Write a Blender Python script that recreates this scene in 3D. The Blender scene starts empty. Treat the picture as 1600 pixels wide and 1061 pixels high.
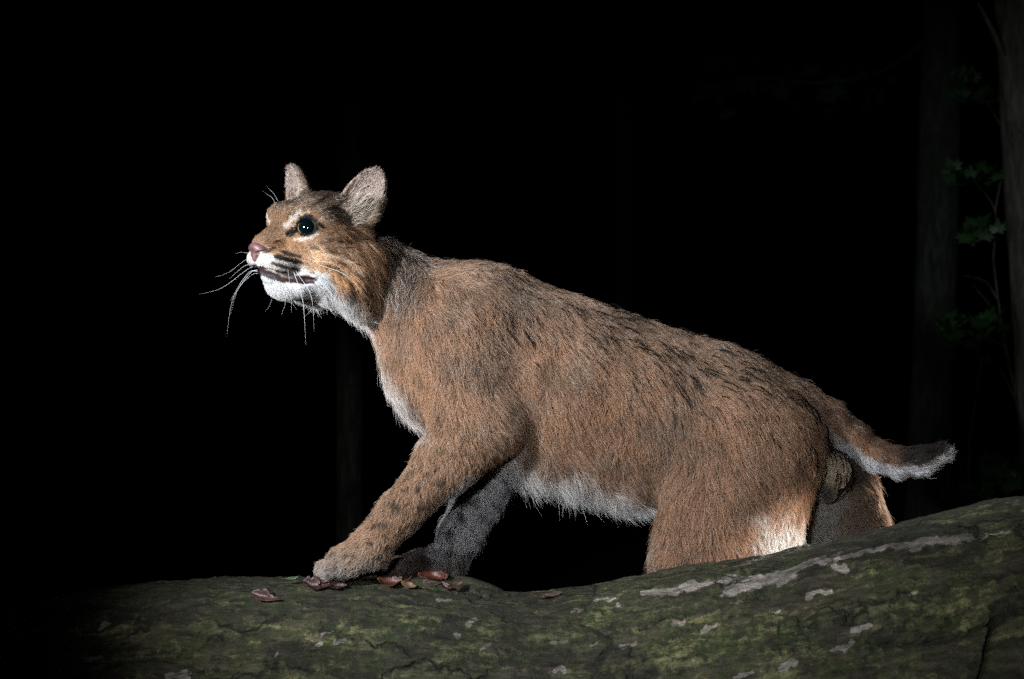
import bpy, math, random
import numpy as np
from mathutils import Vector, Matrix

# ------------------------------------------------------------------ units
# design units: 1 unit = 1/1250 m, X right, Y away from the camera, Z up
S = 1.0 / 1250.0
F = 1555.6
CAM_Z = 1.30
rng = np.random.default_rng(7)
random.seed(7)

def P(px, row, y=0.0):
    k = 1.0 + y / F
    return np.array([(px - 800.0) * k, y, (530.5 - row) * k])

def world(v):
    v = np.asarray(v, dtype=float)
    return np.stack([v[..., 0] * S, v[..., 1] * S, v[..., 2] * S + CAM_Z], -1)

sc = bpy.context.scene
COL = sc.collection

# ------------------------------------------------------------------ camera
cam_d = bpy.data.cameras.new('camera')
cam = bpy.data.objects.new('camera', cam_d)
COL.objects.link(cam)
cam.location = (0, -F * S, CAM_Z)
cam.rotation_euler = (math.radians(90), 0, 0)
cam_d.lens = 35.0
cam_d.sensor_width = 36.0
cam_d.clip_start = 0.05
cam_d.clip_end = 400
cam_d.dof.use_dof = True
cam_d.dof.focus_distance = 1.25
cam_d.dof.aperture_fstop = 7.0
sc.camera = cam

# ------------------------------------------------------------------ night sky
wd = bpy.data.worlds.new('World')
sc.world = wd
wd.use_nodes = True
nt = wd.node_tree
bg = nt.nodes['Background']
sky = nt.nodes.new('ShaderNodeTexSky')
sky.sky_type = 'NISHITA'
sky.sun_disc = False
sky.sun_elevation = math.radians(-4)
sky.sun_rotation = math.radians(200)
nt.links.new(sky.outputs[0], bg.inputs[0])
bg.inputs[1].default_value = 0.002

# ------------------------------------------------------------------ camera-trap strobes
def strobe(name, pos, aim, power, cone, blend, size, col=(1, 1, 1)):
    d = bpy.data.lights.new(name, 'SPOT')
    d.energy = power
    d.spot_size = math.radians(cone)
    d.spot_blend = blend
    d.shadow_soft_size = size
    d.color = col
    o = bpy.data.objects.new(name, d)
    COL.objects.link(o)
    p, a = Vector(world(pos)), Vector(world(aim))
    o.location = p
    o.rotation_euler = (a - p).to_track_quat('-Z', 'Y').to_euler()
    return o

strobe('strobe_key', (-960, -900, 300), P(700, 530, 60), 120, 66, 1.0, 0.03, (0.93, 0.965, 1.0))
strobe('strobe_front', (-200, -1540, 160), P(1060, 760, 0), 26, 72, 1.0, 0.03, (0.92, 0.96, 1.0))
strobe('strobe_side', (935, -330, -30), P(1212, 864, 0), 62, 15, 1.0, 0.012, (1.0, 0.97, 0.94))
strobe('strobe_rear', (1250, 620, -90), P(1395, 815, 150), 190, 17, 0.8, 0.012, (1.0, 0.95, 0.9))
strobe('strobe_back', (1500, 900, 620), P(1230, 640, 90), 14, 40, 0.8, 0.02, (0.86, 0.92, 1.0))

sc.view_settings.view_transform = 'Standard'
sc.view_settings.look = 'None'
sc.view_settings.exposure = 0.0
sc.view_settings.gamma = 1.0
sc.view_settings.use_curve_mapping = False
sc.cycles.max_bounces = 6
sc.cycles.diffuse_bounces = 3
sc.cycles.glossy_bounces = 4
sc.cycles.transmission_bounces = 8
sc.cycles.transparent_max_bounces = 8
sc.cycles.caustics_reflective = False
sc.cycles.caustics_refractive = False
sc.cycles.use_denoising = False
sc.cycles.sample_clamp_indirect = 0.8
try:
    sc.cycles.denoiser = 'OPENIMAGEDENOISE'
except Exception:
    pass

# ------------------------------------------------------------------ helpers
def s2l(r, g, b):
    c = np.array([r, g, b], float) / 255.0
    return np.where(c <= 0.04045, c / 12.92, ((c + 0.055) / 1.055) ** 2.4)

def hash3(i, j, k, seed):
    n = (i.astype(np.int64) * 73856093) ^ (j.astype(np.int64) * 19349663) ^ (k.astype(np.int64) * 83492791) ^ (seed * 2654435761)
    n = (n ^ (n >> 13)) * 1274126177
    n = n ^ (n >> 16)
    return (n & 0xFFFFFF).astype(np.float64) / float(0xFFFFFF)

def vnoise(p, seed=0):
    p = np.asarray(p, float)
    b = np.floor(p).astype(np.int64)
    f = p - b
    f = f * f * (3 - 2 * f)
    out = np.zeros(len(p))
    for dx in (0, 1):
        wx = f[:, 0] if dx else 1 - f[:, 0]
        for dy in (0, 1):
            wy = f[:, 1] if dy else 1 - f[:, 1]
            for dz in (0, 1):
                wz = f[:, 2] if dz else 1 - f[:, 2]
                out += wx * wy * wz * hash3(b[:, 0] + dx, b[:, 1] + dy, b[:, 2] + dz, seed)
    return out * 2 - 1

def fbm(p, oct=4, seed=0):
    p = np.asarray(p, float)
    a, s, t = 1.0, 0.0, 0.0
    for o in range(oct):
        s = s + a * vnoise(p * 2 ** o + 17.3 * o, seed + o)
        t += a
        a *= 0.5
    return s / t

def smooth(a, b, x):
    t = np.clip((x - a) / (b - a), 0, 1)
    return t * t * (3 - 2 * t)

def norm(v):
    return v / np.maximum(np.linalg.norm(v, axis=-1, keepdims=True), 1e-9)

def mesh_object(name, verts, faces, mat=None, parent=None, smooth_shade=True, scaled=True):
    me = bpy.data.meshes.new(name)
    v = world(verts) if scaled else np.asarray(verts, float)
    if isinstance(faces, np.ndarray):
        nv, nf, k = len(v), len(faces), faces.shape[1]
        me.vertices.add(nv)
        me.vertices.foreach_set('co', v.astype(np.float32).ravel())
        me.loops.add(nf * k)
        me.loops.foreach_set('vertex_index', faces.astype(np.int32).ravel())
        me.polygons.add(nf)
        me.polygons.foreach_set('loop_start', np.arange(0, nf * k, k, dtype=np.int32))
        me.update(calc_edges=True)
        me.validate()
    else:
        me.from_pydata([tuple(x) for x in v], [], faces)
    if smooth_shade:
        me.polygons.foreach_set('use_smooth', np.ones(len(me.polygons), dtype=bool))
    if mat is not None:
        for m in (mat if isinstance(mat, list) else [mat]):
            me.materials.append(m)
    me.update()
    o = bpy.data.objects.new(name, me)
    COL.objects.link(o)
    if parent is not None:
        o.parent = parent
        o.matrix_parent_inverse = parent_inverse(parent)
    return o

def world_matrix(o):
    m = Matrix.LocRotScale(o.location, o.rotation_euler, o.scale)
    return m if o.parent is None else world_matrix(o.parent) @ o.matrix_parent_inverse @ m

def parent_inverse(p):
    return world_matrix(p).inverted()

def empty(name, loc, label, cat, group=None):
    o = bpy.data.objects.new(name, None)
    COL.objects.link(o)
    o.location = loc
    o.empty_display_size = 0.05
    tag(o, label, cat, group)
    return o

def tag(o, label=None, cat=None, group=None, kind=None):
    if label: o['label'] = label
    if cat: o['category'] = cat
    if group: o['group'] = group
    if kind: o['kind'] = kind

def color_attr(me, name, rgb):
    a = me.attributes.new(name, 'FLOAT_COLOR', 'POINT')
    c = np.ones((len(rgb), 4), np.float32)
    c[:, :3] = rgb
    a.data.foreach_set('color', c.ravel())

def float_attr(me, name, v):
    a = me.attributes.new(name, 'FLOAT', 'POINT')
    a.data.foreach_set('value', np.asarray(v, np.float32))

class NT:
    """small node helper"""
    def __init__(s, name):
        s.m = bpy.data.materials.new(name)
        s.m.use_nodes = True
        s.t = s.m.node_tree
        s.b = s.t.nodes.get('Principled BSDF')
        s.out = s.t.nodes.get('Material Output')
    def n(s, typ, **kw):
        x = s.t.nodes.new('ShaderNode' + typ)
        for k, v in kw.items():
            if k.startswith('i_'):
                key = k[2:]
                x.inputs[int(key) if key.isdigit() else key.replace('_', ' ')].default_value = v
            else:
                setattr(x, k, v)
        return x
    def l(s, a, b):
        s.t.links.new(a, b)
    def ramp(s, fac, stops):
        r = s.n('ValToRGB')
        e = r.color_ramp.elements
        while len(e) < len(stops): e.new(0.5)
        for x, (p, c) in zip(e, stops):
            x.position = p
            x.color = (*c, 1) if len(c) == 3 else c
        s.l(fac, r.inputs[0])
        return r.outputs[0]
    def mix(s, fac, a, b):
        m = s.n('Mix', data_type='RGBA')
        for sock, v in ((m.inputs[0], fac), (m.inputs[6], a), (m.inputs[7], b)):
            if hasattr(v, 'links'): s.l(v, sock)
            elif isinstance(v, (int, float)): sock.default_value = v
            else: sock.default_value = (*v, 1)
        return m.outputs[2]
    def math(s, op, a, b=0.0, c=None):
        m = s.n('Math', operation=op)
        for i, v in enumerate((a, b) if c is None else (a, b, c)):
            if hasattr(v, 'links'): s.l(v, m.inputs[i])
            else: m.inputs[i].default_value = v
        return m.outputs[0]

def simple_mat(name, col, rough=0.6, spec=0.5, coat=0.0):
    t = NT(name)
    t.b.inputs['Base Color'].default_value = (*col, 1)
    t.b.inputs['Roughness'].default_value = rough
    t.b.inputs['Specular IOR Level'].default_value = spec
    t.b.inputs['Coat Weight'].default_value = coat
    t.b.inputs['Coat Roughness'].default_value = 0.03
    return t.m

# ------------------------------------------------------------------ implicit body
class Prims(list):
    def rc(s, p0, r0, p1, r1, k=18, ys=1.0, g='torso'):
        p0, p1 = np.array(p0, float), np.array(p1, float)
        yc = 0.5 * (p0[1] + p1[1])
        def f(q):
            q = q.copy(); a = p0.copy(); b = p1.copy()
            if ys != 1.0:
                q[:, 1] = a[1] + (q[:, 1] - (a[1])) / ys
                b[1] = a[1] + (b[1] - a[1]) / ys
            d = b - a
            t = np.clip(((q - a) @ d) / max(d @ d, 1e-6), 0, 1)
            r = r0 + (r1 - r0) * t
            dd = np.linalg.norm(q - a - t[:, None] * d, axis=1) - r
            return dd * (0.5 + 0.5 * min(ys, 1))
        lo = np.minimum(p0 - r0, p1 - r1); hi = np.maximum(p0 + r0, p1 + r1)
        s.append((f, lo, hi, k, g))
    def ell(s, c, r, k=18, g='torso', R=None):
        c, r = np.array(c, float), np.array(r, float)
        def f(q):
            d = q - c
            if R is not None: d = d @ R.T
            k0 = np.linalg.norm(d / r, axis=1)
            k1 = np.linalg.norm(d / (r * r), axis=1)
            return np.where(k1 > 1e-9, k0 * (k0 - 1) / np.maximum(k1, 1e-9), -r.min())
        m = r.max() if R is not None else r
        s.append((f, c - m, c + m, k, g))
    def fn(s, f, lo, hi, k, g):
        s.append((f, np.array(lo, float), np.array(hi, float), k, g))

BIG = 80.0
def field(prims, subs, q, groups=None):
    d = np.full(len(q), BIG)
    gd = {g: np.full(len(q), BIG) for g in groups} if groups else None
    for f, lo, hi, k, g in prims:
        m = 34.0
        idx = np.nonzero(np.all((q > lo - m) & (q < hi + m), axis=1))[0]
        if len(idx) == 0: continue
        v = f(q[idx])
        a = d[idx]
        h = np.maximum(k - np.abs(a - v), 0) / k
        d[idx] = np.minimum(a, v) - h * h * k * 0.25
        if gd is not None: gd[g][idx] = np.minimum(gd[g][idx], v)
    for f, lo, hi, k, g in subs:
        m = 20.0
        idx = np.nonzero(np.all((q > lo - m) & (q < hi + m), axis=1))[0]
        if len(idx) == 0: continue
        v = -f(q[idx])
        a = d[idx]
        h = np.maximum(k - np.abs(a - v), 0) / k
        d[idx] = np.maximum(a, v) + h * h * k * 0.25
    return (d, gd) if groups else d

def polygonise(prims, subs, h):
    lo = np.min([p[1] for p in prims], axis=0) - 12
    hi = np.max([p[2] for p in prims], axis=0) + 12
    B = 5
    nb = np.ceil((hi - lo) / (h * B)).astype(int)
    g = np.stack(np.meshgrid(*[np.arange(n) for n in nb], indexing='ij'), -1).reshape(-1, 3)
    cen = lo + (g + 0.5) * h * B
    dc = field(prims, subs, cen)
    act = np.abs(dc) < h * B * 0.9 + 9
    n = nb * B
    D = np.repeat(np.repeat(np.repeat(dc.reshape(nb), B, 0), B, 1), B, 2).astype(np.float32)
    loc = np.stack(np.meshgrid(*[np.arange(B)] * 3, indexing='ij'), -1).reshape(-1, 3)
    gi = (g[act][:, None, :] * B + loc[None]).reshape(-1, 3)
    for c in range(0, len(gi), 400000):
        q = gi[c:c + 400000]
        D[q[:, 0], q[:, 1], q[:, 2]] = field(prims, subs, lo + q * h)
    # surface nets
    s = D < 0
    c0 = s[:-1, :-1, :-1]
    cnt = np.zeros(c0.shape, np.int8)
    offs = [(i, j, k) for i in (0, 1) for j in (0, 1) for k in (0, 1)]
    for o in offs:
        cnt += s[o[0]:n[0] - 1 + o[0], o[1]:n[1] - 1 + o[1], o[2]:n[2] - 1 + o[2]]
    cells = np.argwhere((cnt > 0) & (cnt < 8))
    V = np.stack([D[cells[:, 0] + o[0], cells[:, 1] + o[1], cells[:, 2] + o[2]] for o in offs], 1)
    acc = np.zeros((len(cells), 3)); num = np.zeros(len(cells))
    for a in range(8):
        for b in range(a + 1, 8):
            oa, ob = np.array(offs[a]), np.array(offs[b])
            if np.abs(oa - ob).sum() != 1: continue
            va, vb = V[:, a], V[:, b]
            x = (va < 0) != (vb < 0)
            t = np.where(x, va / np.where(x, va - vb, 1), 0)
            acc += np.where(x[:, None], oa + t[:, None] * (ob - oa), 0)
            num += x
    pos = lo + (cells + acc / num[:, None]) * h
    ids = np.full(tuple(n - 1), -1, np.int32)
    ids[cells[:, 0], cells[:, 1], cells[:, 2]] = np.arange(len(cells))
    quads = []
    for ax in range(3):
        e = [0, 0, 0]; e[ax] = 1
        A = s[:n[0] - e[0], :n[1] - e[1], :n[2] - e[2]]
        Bq = s[e[0]:, e[1]:, e[2]:]
        ed = np.argwhere(A != Bq)
        o1, o2 = [(1, 2), (2, 0), (0, 1)][ax]
        ok = (ed[:, o1] > 0) & (ed[:, o2] > 0)
        ed = ed[ok]
        def cid(d1, d2):
            c = ed.copy(); c[:, o1] -= d1; c[:, o2] -= d2
            c = np.minimum(c, n - 2)
            return ids[c[:, 0], c[:, 1], c[:, 2]]
        q = np.stack([cid(1, 1), cid(0, 1), cid(0, 0), cid(1, 0)], 1)
        inside = A[ed[:, 0], ed[:, 1], ed[:, 2]]
        q[~inside] = q[~inside][:, ::-1]
        quads.append(q)
    quads = np.concatenate(quads)
    quads = quads[(quads >= 0).all(1)]
    return pos, quads

def gradient(prims, subs, p, e=0.8):
    g = np.zeros((len(p), 3))
    for a in range(3):
        o = np.zeros(3); o[a] = e
        g[:, a] = field(prims, subs, p + o) - field(prims, subs, p - o)
    return g / (2 * e)

# ---- head frame: yaw turned towards the camera, slight pitch and roll
def head_rot(a, p, r):
    ca, sa, cp, sp = math.cos(a), math.sin(a), math.cos(p), math.sin(p)
    f = np.array([-ca * cp, -sa * cp, sp]); u = np.array([sa, -ca, 0.0])
    w = np.cross(f, u)
    if w[2] < 0: w = -w
    return np.array([f, u * math.cos(r) + w * math.sin(r), w * math.cos(r) - u * math.sin(r)])
HR = head_rot(*np.radians([50, 3, -7]))
HC = np.array([-300.0, 40.0, 160.0])
def H(f, u, w): return np.array([f, u, w], float) @ HR + HC
def to_head(q): return (q - HC) @ HR.T

body = Prims()
cuts = Prims()
EYE = np.array([66.0, 40.0, 11.0]); EYE_R = 17.0
EYE_AX = np.array([0.80, 0.56, 0.20]); EYE_AX /= np.linalg.norm(EYE_AX)

def hell(f, u, w, r, k=14, g='head'):
    for sgn in ((1, -1) if u else (1,)):
        body.ell(H(f, sgn * u, w), r, k, g, HR)
def hrc(a, ra, b, rb, k=14, g='head', sides=(1, -1), tgt=None):
    if a[1] == 0 and b[1] == 0: sides = (1,)
    for sgn in sides:
        (tgt if tgt is not None else body).rc(H(a[0], sgn * a[1], a[2]), ra, H(b[0], sgn * b[1], b[2]), rb, k, 1.0, g)

# --- torso
def torso():
    ys = 0.66
    b = body
    b.rc(P(590, 430, 100), 60, P(688, 508, 92), 96, 22, 0.9, 'neck')
    b.ell(P(738, 552, 88), (143, 92, 138), 36, 'torso')
    b.rc(P(760, 545, 90), 128, P(880, 610, 90), 142, 40, ys, 'torso')
    b.rc(P(880, 610, 92), 142, P(1000, 646, 98), 136, 40, 0.64, 'torso')
    b.rc(P(1000, 646, 98), 136, P(1110, 662, 100), 122, 40, 0.6, 'torso')
    b.rc(P(1110, 662, 98), 122, P(1196, 678, 96), 103, 40, 0.72, 'torso')
    # shoulders
    b.rc(P(712, 500, 20), 66, P(735, 640, 6), 66, 26, 0.6, 'near_fore')
    b.rc(P(750, 462, 34), 38, P(722, 560, 8), 56, 30, 0.6, 'near_fore')
    b.rc(P(715, 520, 150), 78, P(760, 655, 155), 66, 34, 0.6, 'torso')
    # near fore leg
    b.rc(P(762, 664, 6), 54, P(697, 722, 14), 42, 26, 0.8, 'near_fore')
    b.rc(P(697, 722, 14), 42, P(626, 800, 20), 29, 20, 0.85, 'near_fore')
    b.rc(P(626, 800, 20), 30, P(582, 852, 30), 30, 16, 0.95, 'near_fore')
    b.rc(P(580, 858, 32), 30, P(535, 879, 34), 25, 14, 1.15, 'near_fore')
    for px, row, y, r in ((520, 892, 12, 11), (512, 890, 26, 12), (513, 889, 42, 12), (522, 891, 56, 11)):
        b.rc(P(545, 882, 34 + (y - 34) * 0.7), r - 1, P(px - 6, row, y), r + 0.5, 4, 1.0, 'near_fore')
    # far fore leg
    b.rc(P(790, 690, 150), 52, P(748, 772, 148), 36, 24, 0.8, 'far_fore')
    b.rc(P(748, 772, 148), 36, P(722, 830, 146), 29, 18, 0.85, 'far_fore')
    b.rc(P(722, 830, 146), 29, P(702, 868, 142), 27, 14, 0.95, 'far_fore')
    b.rc(P(702, 872, 142), 25, P(655, 884, 136), 20, 14, 1.1, 'far_fore')
    for px, row, y, r in ((634, 889, 112, 11), (627, 887, 128, 12), (628, 886, 144, 12), (636, 889, 158, 11)):
        b.rc(P(660, 882, 136 + (y - 136) * 0.7), r + 3, P(px, row, y), r, 8, 1.0, 'far_fore')
    # near hind leg
    b.rc(P(1160, 705, 36), 108, P(1095, 880, 26), 78, 30, 0.55, 'near_hind')
    b.rc(P(1190, 735, 46), 80, P(1172, 900, 45), 66, 34, 0.55, 'near_hind')
    b.rc(P(1135, 905, 48), 62, P(1225, 955, 62), 30, 22, 0.8, 'near_hind')
    b.rc(P(1225, 955, 62), 30, P(1190, 1020, 66), 26, 16, 1.0, 'near_hind')
    b.rc(P(1190, 1022, 66), 24, P(1135, 1032, 60), 20, 14, 1.2, 'near_hind')
    # far hind leg
    b.rc(P(1275, 715, 145), 84, P(1322, 850, 158), 68, 34, 0.6, 'far_hind')
    b.rc(P(1322, 850, 158), 64, P(1392, 935, 168), 30, 22, 0.8, 'far_hind')
    b.rc(P(1392, 935, 168), 30, P(1360, 1010, 168), 26, 16, 1.0, 'far_hind')
    b.rc(P(1360, 1012, 168), 24, P(1305, 1024, 165), 20, 14, 1.2, 'far_hind')
    # tail
    T = [(1250, 634, 90, 34), (1292, 654, 86, 27), (1330, 682, 80, 22), (1366, 709, 74, 19), (1400, 720, 68, 18), (1435, 720, 62, 17), (1468, 708, 57, 13)]
    for a, c in zip(T[:-1], T[1:]):
        b.rc(P(*a[:3]), a[3], P(*c[:3]), c[3], 16, 1.0, 'tail')
    # furred pouch under the tail
    b.ell(P(1302, 735, 62), (25, 24, 28), 8, 'pouch')
    b.ell(P(1292, 768, 72), (14, 14, 15), 12, 'pouch')
torso()

# --- head
hell(-5, 0, 8, (74, 62, 67), 18)
hell(34, 0, 14, (50, 50, 46), 20)
hrc((52, 0, 8), 34, (114, 0, -21), 16, 22)            # bridge of the nose
hrc((114, 0, -31), 14, (111, 0, -48), 13, 12)
hell(90, 16, -45, (36, 25, 21), 14)                   # whisker pads
hell(70, 0, -80, (26, 26, 21), 14)                    # chin
hrc((98, 0, -66), 9, (62, 30, -74), 15, 10)           # lower lip
hrc((60, 12, -76), 20, (0, 38, -58), 38, 18)          # jaw
hell(18, 46, -28, (52, 32, 46), 24)                   # cheek
hell(52, 38, -12, (32, 22, 24), 18)
hell(36, 42, 8, (34, 24, 34), 18)                     # temple
body.ell(H(-34, 62, -56), (40, 28, 58), 28, 'head', HR)   # cheek ruffs
body.ell(H(-34, -54, -46), (38, 25, 52), 16, 'head', HR)
hell(EYE[0] - 2, EYE[1] - 1.5, EYE[2], (21, 20.5, 19), 12)
hrc((80, 22, 30), 12, (52, 48, 32), 12, 22)           # brow ridge
hrc((-20, 42, 36), 30, (-27, 54, 58), 17, 16, 'ear', (1,))  # roots of the ears
hrc((0, 44, 34), 28, (6, 58, 54), 16, 16, 'ear', (-1,))

# ears
EARS = []
for sgn in (1, -1):
    if sgn > 0:
        base = np.array([-18.0, 47.0, 47.0]); tip = np.array([-30.0, 74.0, 112.0]); o = np.array([0.88, 0.46, 0.10])
    else:                                              # the far ear is swivelled forward
        base = np.array([10.0, 55.0, 42.0]); tip = np.array([16.0, 80.0, 102.0]); o = np.array([0.90, 0.36, 0.15])
    hh = norm(tip - base); o = norm(o - hh * (o @ hh)); a = np.cross(hh, o)
    M = np.array([a, hh, o])
    def flip(v): return v * np.array([1, sgn, 1])
    c = base + hh * 31
    c2 = c + o * 13 + hh * 4
    Mw = np.array([flip(a) @ HR, flip(hh) @ HR, flip(o) @ HR])
    cw, c2w = H(*flip(c)), H(*flip(c2))
    bw = H(*flip(base))
    def make(cw, c2w, Mw):
        ro, ri = np.array([35.0, 49.0, 21.0]), np.array([30.5, 44.0, 21.0])
        def el(d, r):
            k0 = np.linalg.norm(d / r, axis=1); k1 = np.linalg.norm(d / (r * r), axis=1)
            return k0 * (k0 - 1) / np.maximum(k1, 1e-6)
        def f(q):
            d0 = (q - cw) @ Mw.T
            d1 = (q - c2w) @ Mw.T
            taper = np.clip(1 + 0.006 * d0[:, 1], 0.75, 1.4)
            d0 = d0.copy(); d0[:, 0] *= taper
            d1 = d1.copy(); d1[:, 0] *= taper
            A, Bv = el(d0, ro), -el(d1, ri)
            return np.maximum(A, Bv)
        return f
    body.fn(make(cw, c2w, Mw), cw - 56, cw + 56, 8, 'ear')
    EARS.append((cw, c2w, Mw, bw))

# --- cuts: eye openings and the mouth line
for sgn in (1, -1):
    e = EYE * np.array([1, sgn, 1]); ax = EYE_AX * np.array([1, sgn, 1])
    slit = norm(np.array([0.52, -0.80, -0.28]) * np.array([1, sgn, 1]))      # towards the inner corner
    slit = norm(slit - ax * (slit @ ax)); up = np.cross(ax, slit)
    Rl = np.array([slit @ HR, up @ HR, ax @ HR])
    cuts.ell(H(*e) + (ax @ HR) * 17 - np.array([0, 0, 1.6]), (17.0, 12.0, 13), 3, 'eye', Rl)
LIP = [(126, 0, -60), (111, 20, -62), (84, 34, -66), (64, 45, -68), (52, 52, -66)]
LIPR = [6, 6, 6, 4.5, 2]
for (a, ra), (b, rb) in zip(list(zip(LIP, LIPR))[:-1], list(zip(LIP, LIPR))[1:]):
    hrc(a, ra, b, rb, 4, 'mouth', tgt=cuts)

GROUPS = ['head', 'ear', 'neck', 'torso', 'near_fore', 'far_fore', 'near_hind', 'far_hind', 'tail', 'pouch']

def image_xy(q):
    k = 1 + q[:, 1] / F
    return 800 + q[:, 0] / k, 530.5 - q[:, 2] / k

def seg_dist(x, y, pts):
    d = np.full(len(x), 1e6)
    for (ax, ay), (bx, by) in zip(pts[:-1], pts[1:]):
        vx, vy = bx - ax, by - ay
        t = np.clip(((x - ax) * vx + (y - ay) * vy) / max(vx * vx + vy * vy, 1e-6), 0, 1)
        d = np.minimum(d, np.hypot(x - ax - t * vx, y - ay - t * vy))
    return d

TAWNY = np.array([0.405, 0.235, 0.145]); ORANGE = np.array([0.46, 0.248, 0.135]); GREYB = np.array([0.26, 0.195, 0.150])
DARK = np.array([0.022, 0.018, 0.016]); WHITE = np.array([0.80, 0.79, 0.78]); GREY = np.array([0.42, 0.39, 0.37])
# coat marks of the face, the last with painted shade: (polyline, half width, softness, colour, strength)
FACE = [
    ([(455, 322), (520, 310), (560, 330)], 22, 16, (0.22, 0.150, 0.095), 0.8),
    ([(405, 372), (425, 352), (445, 330)], 14, 8, (0.22, 0.130, 0.072), 0.85),
    ([(430, 385), (452, 378), (470, 388)], 9, 8, (0.30, 0.155, 0.070), 0.8),
    ([(500, 372), (540, 380), (575, 400)], 16, 14, (0.36, 0.21, 0.12), 0.7),
    ([(498, 396), (532, 405)], 13, 12, (0.74, 0.50, 0.31), 0.95),
    ([(512, 428), (548, 425)], 16, 14, (0.66, 0.38, 0.19), 0.95),
    ([(575, 400), (585, 440), (572, 480)], 9, 12, (0.23, 0.125, 0.065), 0.8),
    ([(546, 452), (553, 490)], 6.5, 5, (0.03, 0.022, 0.018), 0.9),
    ([(563, 422), (573, 466)], 4.5, 5, (0.035, 0.023, 0.016), 0.9),
    ([(483, 384), (495, 388)], 2, 3, (0.06, 0.04, 0.03), 0.8),
    ([(505, 385), (530, 388)], 2, 4, (0.14, 0.08, 0.05), 0.6),
    ([(520, 398), (548, 408)], 1.5, 4, (0.20, 0.11, 0.06), 0.6),
    ([(497, 440), (513, 468), (533, 512)], 15, 10, (0.80, 0.78, 0.74), 1.0),
    ([(393, 402), (400, 416)], 8, 3, (0.60, 0.60, 0.60), 1.0),
    ([(412, 404), (447, 414), (474, 427)], 8, 5, (0.58, 0.55, 0.51), 1.0),
    ([(412, 441), (430, 455), (465, 456), (502, 444)], 13, 6, (0.70, 0.71, 0.73), 1.0),
    ([(410, 470), (450, 475), (490, 470)], 10, 6, (0.84, 0.85, 0.87), 1.0),
    ([(392, 418), (402, 424), (405, 440)], 6, 3, (0.80, 0.80, 0.81), 1.0),
    ([(412, 432), (440, 447), (490, 446)], 6, 4, (0.80, 0.80, 0.81), 1.0),
    ([(420, 418), (450, 426), (482, 433)], 6, 4, (0.50, 0.47, 0.44), 0.95),
    ([(438, 393), (467, 400)], 2.2, 1.8, (0.025, 0.02, 0.018), 0.95),
    ([(430, 400), (447, 405), (466, 409)], 3.2, 1.8, (0.02, 0.016, 0.015), 1.0),
    ([(425, 411), (445, 417), (463, 421)], 2.2, 1.8, (0.025, 0.02, 0.018), 0.95),
    ([(432, 423), (455, 431), (483, 434)], 1.8, 2.0, (0.03, 0.025, 0.022), 0.9),
    ([(498, 379), (520, 374), (545, 376)], 2.2, 2.5, (0.13, 0.07, 0.04), 0.92),
    ([(508, 390), (535, 396), (562, 412)], 2.2, 2.5, (0.15, 0.075, 0.04), 0.92),
    ([(512, 403), (540, 412), (560, 430)], 2.2, 2.5, (0.17, 0.085, 0.04), 0.92),
    ([(505, 413), (530, 424), (548, 443)], 2.2, 2.5, (0.17, 0.085, 0.04), 0.9),
    ([(505, 398), (535, 404), (560, 422)], 2.6, 3.0, (0.80, 0.60, 0.42), 0.9),
    ([(552, 385), (570, 412), (572, 440)], 2.6, 3, (0.14, 0.07, 0.04), 0.9),
    ([(470, 318), (490, 304)], 2.0, 2.4, (0.05, 0.036, 0.026), 0.95), ([(488, 322), (508, 308)], 2.0, 2.4, (0.05, 0.036, 0.026), 0.95), ([(505, 330), (530, 318)], 2.0, 2.4, (0.06, 0.04, 0.028), 0.9), ([(455, 318), (468, 303)], 2.0, 2.4, (0.06, 0.04, 0.028), 0.9),
    ([(440, 429), (462, 434)], 1.6, 1.5, (0.03, 0.025, 0.022), 0.7),
    ([(403, 421), (416, 427), (434, 433)], 4.6, 2.5, (0.030, 0.015, 0.016), 1.0),
    ([(403, 420), (418, 429), (440, 437), (470, 440), (493, 436)], 3.4, 2.5, (0.030, 0.015, 0.016), 1.0),
    ([(412, 394), (428, 388)], 1.8, 2.0, (0.02, 0.015, 0.014), 0.9),
    ([(430, 378), (434, 376)], 2.0, 2.0, (0.03, 0.02, 0.018), 0.9),
    ([(462, 306), (480, 298)], 3, 4, (0.05, 0.04, 0.03), 0.8),
    ([(499, 304), (534, 301)], 4, 5, (0.045, 0.035, 0.028), 0.8),
    ([(485, 308), (500, 318)], 1.5, 3, (0.06, 0.045, 0.03), 0.7),
    ([(510, 312), (522, 326)], 1.5, 3, (0.06, 0.045, 0.03), 0.7),
    ([(448, 322), (462, 308)], 1.5, 3, (0.08, 0.055, 0.035), 0.6),
    ([(465, 326), (478, 314)], 4, 5, (0.45, 0.28, 0.17), 0.7),
    ([(481, 331), (494, 335)], 2, 3, (0.28, 0.12, 0.04), 0.8),
    ([(478, 354), (480, 354)], 17, 2.2, (0.006, 0.005, 0.005), 1.0),
    ([(449, 365), (458, 361), (468, 352)], 5, 2.5, (0.006, 0.005, 0.005), 1.0),
    ([(490, 344), (504, 356)], 2.4, 2.0, (0.02, 0.015, 0.012), 1.0),
    ([(445, 354), (455, 343), (466, 332)], 2.6, 2.8, (0.60, 0.53, 0.48), 0.85),
    ([(468, 335), (482, 331)], 1.6, 2.5, (0.62, 0.46, 0.34), 0.8),
    ([(460, 375), (477, 374), (494, 366)], 2.0, 1.8, (0.68, 0.58, 0.50), 0.85),
    ([(590, 365), (602, 420), (590, 480)], 7, 9, (0.09, 0.055, 0.032), 0.85),  # dark fur behind the cheek, with the head's shadow on the neck painted in
]
TOPX = [600, 640, 700, 760, 800, 850, 950, 1050, 1150, 1220, 1270, 1320]
TOPY = [360, 375, 392, 402, 425, 448, 480, 510, 538, 562, 595, 625]
BOTX = [600, 660, 760, 800, 850, 900, 950, 1000, 1050]
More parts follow.
